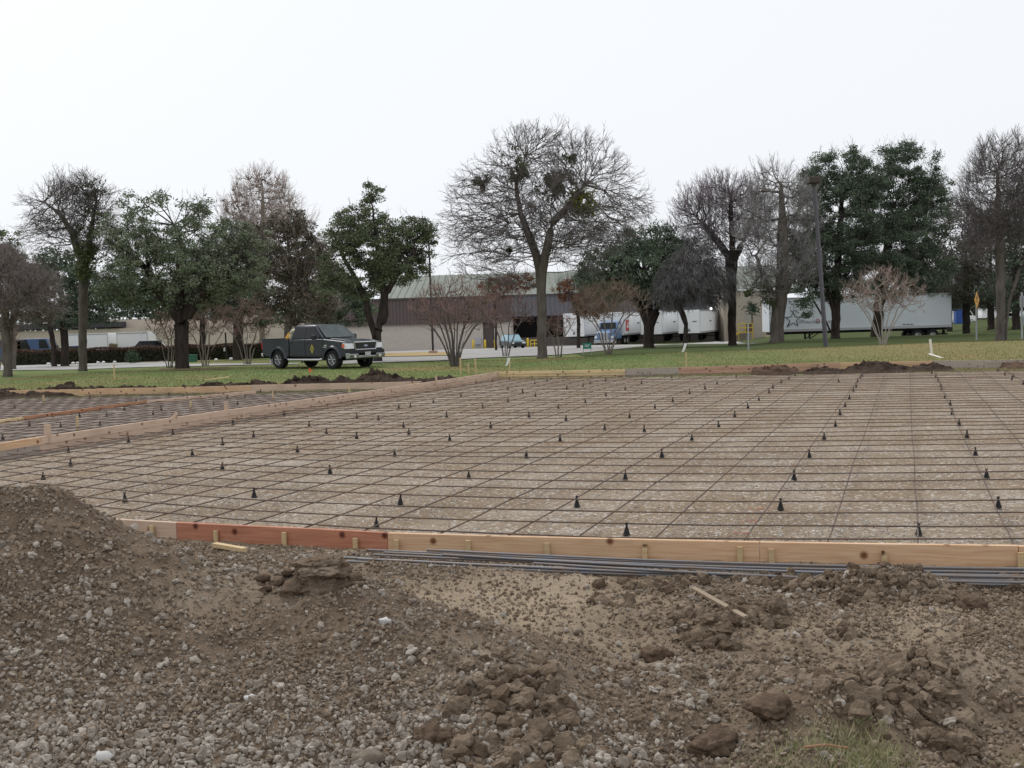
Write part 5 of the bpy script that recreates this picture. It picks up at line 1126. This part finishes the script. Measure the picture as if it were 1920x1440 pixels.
    if twigs:
        src = idx[(nch <= 2) & (idx >= ns)]; s0 = np.repeat(src, twigs)
        d = allp[s0] - allp[parent[s0]]; d /= np.maximum(np.linalg.norm(d, axis=1, keepdims=True), 1e-6)
        st0 = allp[s0] - d * RNG.uniform(0, .5, (len(s0), 1)) * np.linalg.norm(allp[s0] - allp[parent[s0]], axis=1, keepdims=True)
        L = twig_len
        for lv in range(sub):
            n = len(st0); dd = d + RNG.normal(0, .38, (n, 3)); dd[:, 2] += up - droop * (lv + 1) * .5
            dd /= np.linalg.norm(dd, axis=1, keepdims=True); ln = L * RNG.uniform(.5, 1.2, (n, 1)); en = st0 + dd * ln
            TP0.append(st0); TP1.append(en); TR0.append(np.full(n, twig_r * (1 - lv * .25))); TR1.append(np.full(n, twig_r * (.75 - lv * .2)))
            if lv < sub - 1:
                kk = 2; st0 = np.repeat(st0, kk, 0) + np.repeat(en - st0, kk, 0) * RNG.uniform(.45, 1, (n * kk, 1)); d = np.repeat(dd, kk, 0); L *= .72
    br = ~trunk_e; rm = (R0 + R1) / 2
    Pa = [P0[br], mid[br]]; Pb = [mid[br], P1[br]]; Ra = [R0[br], rm[br]]; Rb = [rm[br], R1[br]]
    V1, F1 = tubes(np.concatenate(Pa), np.concatenate(Pb), np.concatenate(Ra), np.concatenate(Rb), 5)
    np_mesh('branches', V1, F1, bark, t, smooth_=True)
    if TP0:
        V2, F2 = tubes(np.concatenate(TP0), np.concatenate(TP1), np.concatenate(TR0), np.concatenate(TR1), 3)
        np_mesh('twigs', V2, F2, twig, t)
    if leaves:
        outer = idx[(nch <= 1) & (idx >= ns)]
        if leafsel: q = allp[outer]; outer = outer[fbm(q[:, 0] + q[:, 1] * .5, q[:, 2], .8, 2, 3) > leafsel]
        ci = RNG.choice(outer, leaves); cl_ = clump * RNG.uniform(.5, 1.4, len(allp))[ci]
        bd = RNG.normal(size=(leaves, 3)); bd /= np.linalg.norm(bd, axis=1, keepdims=True)
        c = allp[ci] + bd * RNG.uniform(0, 1, (leaves, 1)) ** .5 * 1.5 * cl_[:, None] * np.array([1, 1, .62])
        rv = RNG.uniform(0, 1, len(allp))[ci] * .6 + RNG.uniform(0, .4, leaves)
        leafmesh('foliage', c, leaf, rv, leaf_m, t)
    if mist:
        for mi, (mx_, my_, mr, mm) in enumerate(mist):
            c0 = P(mx_, my_, D); n = int(mr * mr * 3.2); c = np.array([c0.x, c0.y - .3, c0.z]) + RNG.normal(0, .5, (n, 3)) * mr * k
            c = c[fbm(c[:, 0] * 2.5 + mi, c[:, 2] * 2.5, 1, 2, 5) > -.15]; n = len(c)
            leafmesh('mistletoe' if not ivy else 'ivy', c, (.09, .035), RNG.uniform(0, 1, n), mm, t)
    return t
def leafmesh(nm, c, leaf, rv, m, t):
    n = len(c); a = RNG.normal(size=(n, 3)); a /= np.linalg.norm(a, axis=1, keepdims=True); b = np.cross(a, RNG.normal(size=(n, 3))); b /= np.linalg.norm(b, axis=1, keepdims=True)
    s = RNG.uniform(.6, 1.3, (n, 1)); a = a * leaf[0] * s; b = b * leaf[1] * s
    V = np.stack([c - a, c + b, c + a, c - b], 1); Fc = np.arange(4 * n).reshape(n, 4)
    return np_mesh(nm, V, Fc, m, t, rnd=np.repeat(rv, 4))
OAK = M('oak_leaf', (.075, .10, .05), rough=.65, spec=.15, rnd=(.21, .24, .14))
OAKG = M('oak_leaf_grey', (.105, .14, .078), rough=.65, spec=.15, rnd=(.26, .29, .20))
OAKD = M('dark_evergreen_leaf', (.055, .085, .052), rough=.65, spec=.15, rnd=(.17, .215, .145))
BROWNL = M('dry_brown_leaf', (.13, .095, .065), rough=.8, rnd=(.20, .135, .10))
MIST = M('mistletoe_leaf', (.035, .075, .02), rough=.6, rnd=(.09, .13, .03))
MISTY = M('mistletoe_leaf_yellow', (.12, .14, .02), rough=.6, rnd=(.22, .22, .05))
NEST = M('brown_clump_leaf', (.07, .06, .045), rough=.9, rnd=(.12, .13, .07))
IVY = M('ivy_leaf', (.05, .075, .03), rough=.6, rnd=(.13, .15, .06))
RUST = M('rust_leaf', (.16, .07, .04), rough=.8, rnd=(.24, .12, .07))
tree('wide bare tree with mistletoe clumps standing alone in the middle', 52, 1016, [[(1016, 668), (1016, 600), (1014, 520), (1006, 478), (992, 440), (975, 400), (968, 340), (985, 290)], [(1016, 668), (1016, 590), (1016, 510), (1028, 450), (1034, 420), (1062, 390), (1095, 350)]],
     [(1020, 360, 130, 120), (930, 400, 100, 90), (1110, 390, 100, 85), (1000, 298, 85, 62), (1100, 312, 70, 52), (890, 470, 55, 60), (1160, 400, 55, 55), (1020, 440, 150, 60), (950, 500, 60, 40), (1100, 470, 60, 45)],
     N=1400, trunk_w=.46, twigs=3, twig_len=.55, twig_r=.0095, droop=.2, up=.25, bf=.75, shell=.05, bark=BARK,
     mist=[(1068, 292, 13, MIST), (1055, 345, 20, NEST), (1090, 384, 27, MISTY), (965, 330, 16, NEST), (1030, 350, 22, NEST), (962, 295, 16, NEST), (905, 345, 15, NEST), (955, 470, 6, NEST), (985, 325, 14, IVY)], tipr=.011)
tree('big live oak with forked trunk and loose grey green crown at left', 53, 342, [[(342, 690), (338, 640), (342, 608), (325, 580), (290, 540), (270, 500)], [(342, 690), (340, 612), (352, 590), (372, 560), (420, 520), (450, 490)], [(342, 690), (339, 606), (330, 540), (340, 470), (320, 420)]],
     [(330, 500, 150, 85), (260, 450, 70, 65), (390, 470, 90, 70), (230, 520, 60, 60), (330, 410, 75, 50), (450, 520, 60, 60), (360, 380, 30, 28), (250, 390, 35, 35), (470, 470, 45, 50)],
     N=1300, trunk_w=.62, leaves=60000, leaf_m=OAKG, leaf=(.062, .030), bark=BARKD, twigs=1, twig_len=.5, clump=.27, gap=.5, shell=.1, bf=.6)
tree('live oak with pointed top standing behind the pickup truck', 56, 705, [[(708, 668), (703, 630), (692, 595), (685, 560), (665, 520), (640, 480)], [(708, 668), (706, 632), (722, 590), (722, 555), (712, 500), (706, 440), (700, 380)], [(708, 668), (712, 600), (722, 560), (750, 510), (780, 480)]],
     [(700, 470, 80, 60), (700, 390, 35, 38), (650, 430, 45, 42), (770, 450, 48, 45), (640, 500, 48, 50), (745, 500, 60, 40), (695, 360, 20, 20), (690, 520, 55, 40), (800, 440, 24, 22), (630, 540, 40, 35)],
     N=800, trunk_w=.42, leaves=54000, leaf_m=OAK, leaf=(.058, .030), bark=BARKD, twigs=1, twig_len=.4, clump=.25, gap=.45, shell=.1, bf=.6)
tree('bare tree with ivy climbing its right side, trunk at left by the road', 55, 155, [[(155, 695), (155, 640), (156, 560), (158, 480), (165, 420), (172, 360)], [(155, 695), (156, 500), (140, 440), (115, 400), (90, 380)]],
     [(120, 400, 65, 65), (150, 370, 50, 38), (85, 430, 40, 50), (180, 380, 45, 45), (170, 440, 60, 50)], N=520, trunk_w=.40, twigs=3, twig_len=.55, twig_r=.009, droop=.2, shell=.1, bf=.7, mist=[(180, 360, 18, IVY), (182, 400, 20, IVY), (172, 430, 20, IVY), (168, 470, 22, IVY), (140, 440, 12, IVY), (162, 510, 20, IVY), (80, 420, 9, IVY)], ivy=True)
tree('small dark tree at the left edge with bushy grey brown twigs', 48, 12, [[(14, 707), (12, 650), (10, 590), (2, 540)], [(14, 707), (14, 620), (30, 560), (50, 530)]], [(20, 545, 70, 70), (-20, 520, 60, 60), (60, 560, 55, 50)], N=600, trunk_w=.36, twigs=4, twig_len=.45, twig_r=.009, bark=BARK, twig=M('grey_brown_twig', (.24, .20, .195), rough=.9), leaves=2500, leaf_m=BROWNL, leaf=(.05, .03))
tree('sparse green tree behind the left edge tree, its top above it', 66, 20, [[(25, 690), (25, 600), (20, 520), (20, 450)]], [(18, 450, 22, 25), (10, 500, 50, 35), (40, 500, 40, 30)], N=220, trunk_w=.3, leaves=6500, leaf_m=OAK, leaf=(.08, .04), twigs=1, clump=.2, gap=.6)
tree('dark twin trunk evergreen in front of the hedge at left', 74, 112, [[(102, 684), (102, 640), (98, 590), (80, 550)], [(122, 684), (119, 640), (112, 590), (130, 540)]], [(100, 545, 85, 55), (50, 560, 50, 45), (150, 560, 60, 50), (110, 500, 60, 35), (200, 570, 45, 40), (110, 595, 60, 25)], N=700, trunk_w=.5, leaves=26000, leaf_m=OAKD, leaf=(.095, .05), bark=BARKD, twigs=1, clump=.32)
tree('tall pale bare tree rising behind the oaks at left', 98, 492, [[(492, 668), (492, 560), (492, 460), (494, 380), (494, 340)], [(492, 668), (492, 500), (470, 430), (450, 390)]], [(488, 385, 62, 62), (450, 400, 40, 40), (525, 400, 35, 45), (495, 340, 25, 22)], N=420, trunk_w=.5, twigs=3, twig_len=.8, twig_r=.012, twig=TWIGL, bark=BARKL, up=.6, leaves=2500, leaf_m=BROWNL, leaf=(.09, .05))
tree('brownish evergreen with drooping grey branches behind the truck bed', 70, 545, [[(540, 672), (540, 600), (545, 520), (540, 450)]], [(530, 470, 75, 60), (580, 500, 50, 60), (500, 540, 70, 50), (570, 570, 60, 40), (540, 420, 45, 30), (480, 480, 50, 60)], N=800, trunk_w=.5, leaves=30000, leaf_m=M('mixed_leaf', (.055, .065, .038), rough=.7, rnd=(.15, .12, .085)), leaf=(.085, .045), bark=BARK, twig=TWIGL, twigs=2, twig_len=.8, clump=.32)
tree('dark evergreen mass behind the pointed oak', 84, 620, [[(618, 665), (618, 600), (620, 540)]], [(620, 560, 70, 45), (660, 580, 50, 30), (590, 520, 60, 50), (560, 590, 60, 25)], N=400, trunk_w=.5, leaves=18000, leaf_m=OAKD, leaf=(.10, .055), bark=BARKD, twigs=0, clump=.38)
tree('thick dark trunk evergreen behind the crape myrtles at left', 80, 448, [[(446, 668), (446, 630), (448, 590), (440, 550)]], [(440, 550, 70, 45), (390, 560, 50, 35), (470, 590, 50, 25)], N=350, trunk_w=.72, leaves=14000, leaf_m=OAKD, leaf=(.10, .055), bark=BARKD, twigs=0, clump=.36)
CM = 'leafless crape myrtles'
def myrtle(label, D, px, py, top, spread, n=6, N=260, bark=None, tw=None, cyoff=0, tww=.075, len_=.36, leaves=500):
    N = int(N * .5)
    st = []
    for i in range(n):
        f = (i / (n - 1) - .5) * 2; tx = px + f * spread * .62; ty = top + (py - top) * (.42 + .05 * RNG.uniform(-1, 1)) + abs(f) * 6
        st.append([(px + f * 4, py), (px + f * spread * .22 + RNG.uniform(-2, 2), py + (ty - py) * .45), (px + f * spread * .38 + RNG.uniform(-3, 3), py + (ty - py) * .75), (tx, ty)])
    h = py - top
    return tree(label, D, px, st, [(px, top + h * .33, spread * .75, h * .30), (px - spread * .5, top + h * .38, spread * .45, h * .24), (px + spread * .5, top + h * .38, spread * .45, h * .24)], N=N, trunk_w=tww, twigs=3, twig_len=len_, twig_r=.0075, bark=bark or BARKL, twig=tw or TWIGR, group=CM, name='crape_myrtle', cat='crape myrtle', tipr=.009, sub=2, shell=.1, up=.5, leaves=int(leaves * .6), leaf_m=RUST, leaf=(.035, .02), bf=.3)
myrtle('largest leafless crape myrtle with many dark stems beside the truck', 44, 852, 690, 515, 90, 9, 480, bark=BARK, tww=.10)
myrtle('leafless crape myrtle in front of the parked light blue car', 60, 948, 668, 530, 60, 4, 300, bark=BARK)
myrtle('low spreading crape myrtle beside the green sign', 57, 1140, 657, 520, 85, 6, 560, tw=M('brown_twig', (.26, .20, .155), rough=.9), leaves=1500)
myrtle('pale stemmed crape myrtle in front of the long trailer at right', 56, 1655, 647, 498, 88, 8, 520, tw=M('pinkish_twig', (.33, .25, .22), rough=.9), bark=M('silver_bark', (.36, .32, .28), rough=.8), leaves=900)
myrtle('crape myrtle with pale stems left of the big oak trunk', 57, 318, 688, 570, 45, 4, 200)
myrtle('crape myrtle with pale stems just right of the big oak trunk', 60, 385, 684, 555, 55, 5, 280)
myrtle('crape myrtle with pale stems behind the truck tail', 60, 464, 683, 560, 62, 5, 300)
myrtle('crape myrtle with pale stems at the left edge beside the dark tree', 52, -8, 700, 580, 50, 5, 200)
myrtle('thin leafless sapling right of the lone bare tree', 53, 1047, 665, 580, 32, 3, 90, leaves=0)
tree('dark live oak with low dense crown between the bare tree and the docks', 76, 1217, [[(1217, 648), (1216, 610), (1205, 580), (1185, 550)], [(1217, 648), (1217, 612), (1232, 575), (1250, 540)], [(1217, 648), (1216, 605), (1215, 560), (1210, 510)]],
     [(1210, 500, 90, 55), (1140, 510, 60, 50), (1280, 500, 60, 55), (1210, 455, 60, 32), (1170, 545, 60, 30), (1255, 550, 50, 30), (1115, 530, 35, 30), (1240, 440, 30, 22)], N=900, trunk_w=.72, leaves=46000, leaf_m=OAKD, leaf=(.085, .044), bark=BARKD, twigs=1, clump=.34, bf=.7)
tree('leaning bare tree with drooping grey twigs before the last docked trailer', 72, 1284, [[(1284, 645), (1287, 610), (1276, 585), (1262, 560), (1275, 530), (1300, 500)], [(1284, 645), (1287, 608), (1278, 575), (1310, 520), (1330, 500)]], [(1300, 520, 60, 45), (1340, 530, 40, 45), (1270, 540, 40, 35), (1310, 480, 45, 30)], N=600, trunk_w=.26, twigs=4, twig_len=.6, twig_r=.011, droop=.7, up=0, twig=M('dark_grey_twig', (.17, .16, .16), rough=.9), bark=BARKD)
tree('rounded bare tree with straight trunk in front of the dock corner', 75, 1373, [[(1373, 636), (1373, 590), (1370, 520), (1366, 480), (1345, 450), (1320, 420)], [(1373, 636), (1373, 540), (1372, 480), (1368, 420), (1365, 370)], [(1373, 636), (1373, 530), (1378, 490), (1400, 440), (1415, 400)]],
     [(1360, 410, 90, 75), (1310, 420, 55, 55), (1415, 410, 55, 60), (1360, 360, 60, 32), (1300, 380, 35, 32)], N=850, trunk_w=.55, twigs=3, twig_len=.6, twig_r=.0115, bark=BARKD, twig=M('purple_grey_twig', (.24, .205, .22), rough=.9), up=.45, bf=.7, shell=.05)
tree('tall bare tree with thick trunk and leafy lower branches by the yellow railing', 70, 1456, [[(1456, 641), (1455, 600), (1450, 560), (1430, 520), (1415, 480)], [(1456, 641), (1457, 600), (1465, 540), (1466, 470), (1462, 400), (1460, 350)], [(1456, 641), (1458, 600), (1475, 550), (1500, 500)]],
     [(1460, 400, 60, 70), (1450, 345, 45, 35), (1500, 400, 40, 60), (1420, 440, 40, 50), (1460, 500, 70, 55), (1430, 530, 40, 40)], N=700, trunk_w=.85, twigs=3, twig_len=.65, twig_r=.011, bark=BARK, twig=M('grey_twig', (.26, .245, .24), rough=.9), up=.4, mist=[(1425, 545, 22, IVY), (1410, 575, 14, OAKD), (1505, 560, 22, OAKD), (1440, 560, 16, IVY), (1510, 590, 10, OAKD), (1400, 550, 10, IVY)], ivy=True)
tree('tallest dense live oak in front of the long white trailer', 76, 1560, [[(1566, 637), (1562, 590), (1548, 540), (1540, 480)], [(1566, 637), (1545, 600), (1520, 560), (1505, 530)], [(1566, 637), (1568, 560), (1575, 480), (1580, 400), (1585, 330)]],
     [(1532, 308, 14, 24), (1562, 300, 14, 20), (1598, 296, 16, 24), (1580, 400, 70, 85), (1540, 350, 45, 55), (1610, 350, 50, 55), (1560, 480, 85, 60), (1520, 430, 45, 60), (1545, 300, 20, 22), (1600, 310, 30, 25), (1580, 540, 60, 30), (1500, 500, 45, 50), (1510, 350, 25, 30)], N=1200, trunk_w=.6, leaves=105000, leaf_m=OAKD, leaf=(.064, .036), bark=BARKD, twigs=2, twig_len=.6, clump=.36, shell=.08, bf=.7, gap=.3)
tree('dense live oak beside the tallest one, crown reaching down to the right', 78, 1643, [[(1643, 645), (1643, 610), (1650, 560), (1660, 480), (1680, 400)], [(1643, 645), (1645, 580), (1690, 520), (1740, 500)]],
     [(1704, 282, 16, 18), (1655, 292, 14, 20), (1755, 305, 14, 26), (1775, 350, 16, 20), (1680, 380, 70, 80), (1700, 300, 35, 32), (1730, 400, 55, 80), (1660, 470, 80, 60), (1720, 500, 65, 45), (1760, 340, 25, 45), (1680, 540, 70, 25), (1650, 320, 35, 35), (1660, 290, 20, 16)], N=1200, trunk_w=.7, leaves=110000, leaf_m=OAKD, leaf=(.064, .036), bark=BARKD, twigs=2, twig_len=.6, clump=.36, shell=.08, bf=.7, gap=.3)
tree('tall bare tree with twin grey trunks near the right edge', 58, 1880, [[(1874, 641), (1876, 590), (1875, 520), (1872, 450), (1870, 380), (1868, 320)], [(1884, 641), (1890, 580), (1905, 520), (1925, 470), (1950, 430)], [(1874, 641), (1876, 560), (1850, 520), (1820, 490), (1800, 460)]],
     [(1870, 370, 65, 85), (1880, 300, 50, 40), (1830, 400, 40, 60), (1925, 400, 60, 70), (1840, 470, 40, 40)], N=1100, trunk_w=.46, twigs=3, twig_len=.55, twig_r=.0095, bark=BARK, twig=TWIG, up=.45, bf=.35)
for i, (px, D, b, m, lb) in enumerate([(1812, 92, [(1800, 450, 60, 70), (1780, 520, 60, 50), (1830, 540, 50, 40)], NEST, 'brownish bare tree right of the dense oaks'), (1858, 100, [(1860, 470, 70, 70), (1880, 540, 70, 45)], OAKD, 'dark trunk evergreen in the shade behind the yellow sign'),
        (1905, 88, [(1930, 430, 80, 90), (1900, 540, 60, 45), (1960, 540, 70, 50)], OAKD, 'dark tree at the right edge behind the twin trunks'), (1780, 120, [(1785, 540, 45, 40), (1750, 560, 50, 30)], OAKD, 'far dark tree just right of the trailer tail')]):
    tree(lb, D, px, [[(px, 610), (px, 580), (px - 2, 520), (px, 460)]], b, N=600, trunk_w=.6, leaves=15000 if i != 0 else 9000, leaf_m=m, leaf=(.10, .055), bark=BARKD, twigs=2, twig_len=.7, twig_r=.012, clump=.4)
tree('low rust leaved tree behind the bare tree in front of the dark dock', 88, 1085, [[(1085, 655), (1085, 610), (1082, 570)]], [(1085, 545, 45, 28), (1110, 570, 40, 30)], N=260, trunk_w=.3, leaves=5200, leaf_m=RUST, leaf=(.10, .05), bark=BARKD, twigs=2, twig_len=.6)
tree('ivy covered small tree left of the lone bare tree near the green roof', 90, 930, [[(930, 655), (930, 600), (928, 560)]], [(930, 540, 35, 22), (975, 530, 35, 18)], N=220, trunk_w=.2, leaves=2200, leaf_m=RUST, leaf=(.10, .05), bark=BARKD, twigs=2, twig_len=.6, mist=[(918, 540, 13, IVY)], ivy=True)
tree('distant dark tree filling the gap behind the left oaks', 92, 380, [[(380, 668), (380, 620), (380, 570)]], [(380, 570, 80, 35), (300, 560, 70, 40), (230, 560, 60, 40)], N=500, trunk_w=.5, leaves=16000, leaf_m=OAKD, leaf=(.12, .06), bark=BARKD, twigs=0, clump=.42)
RNG = np.random.default_rng(77)
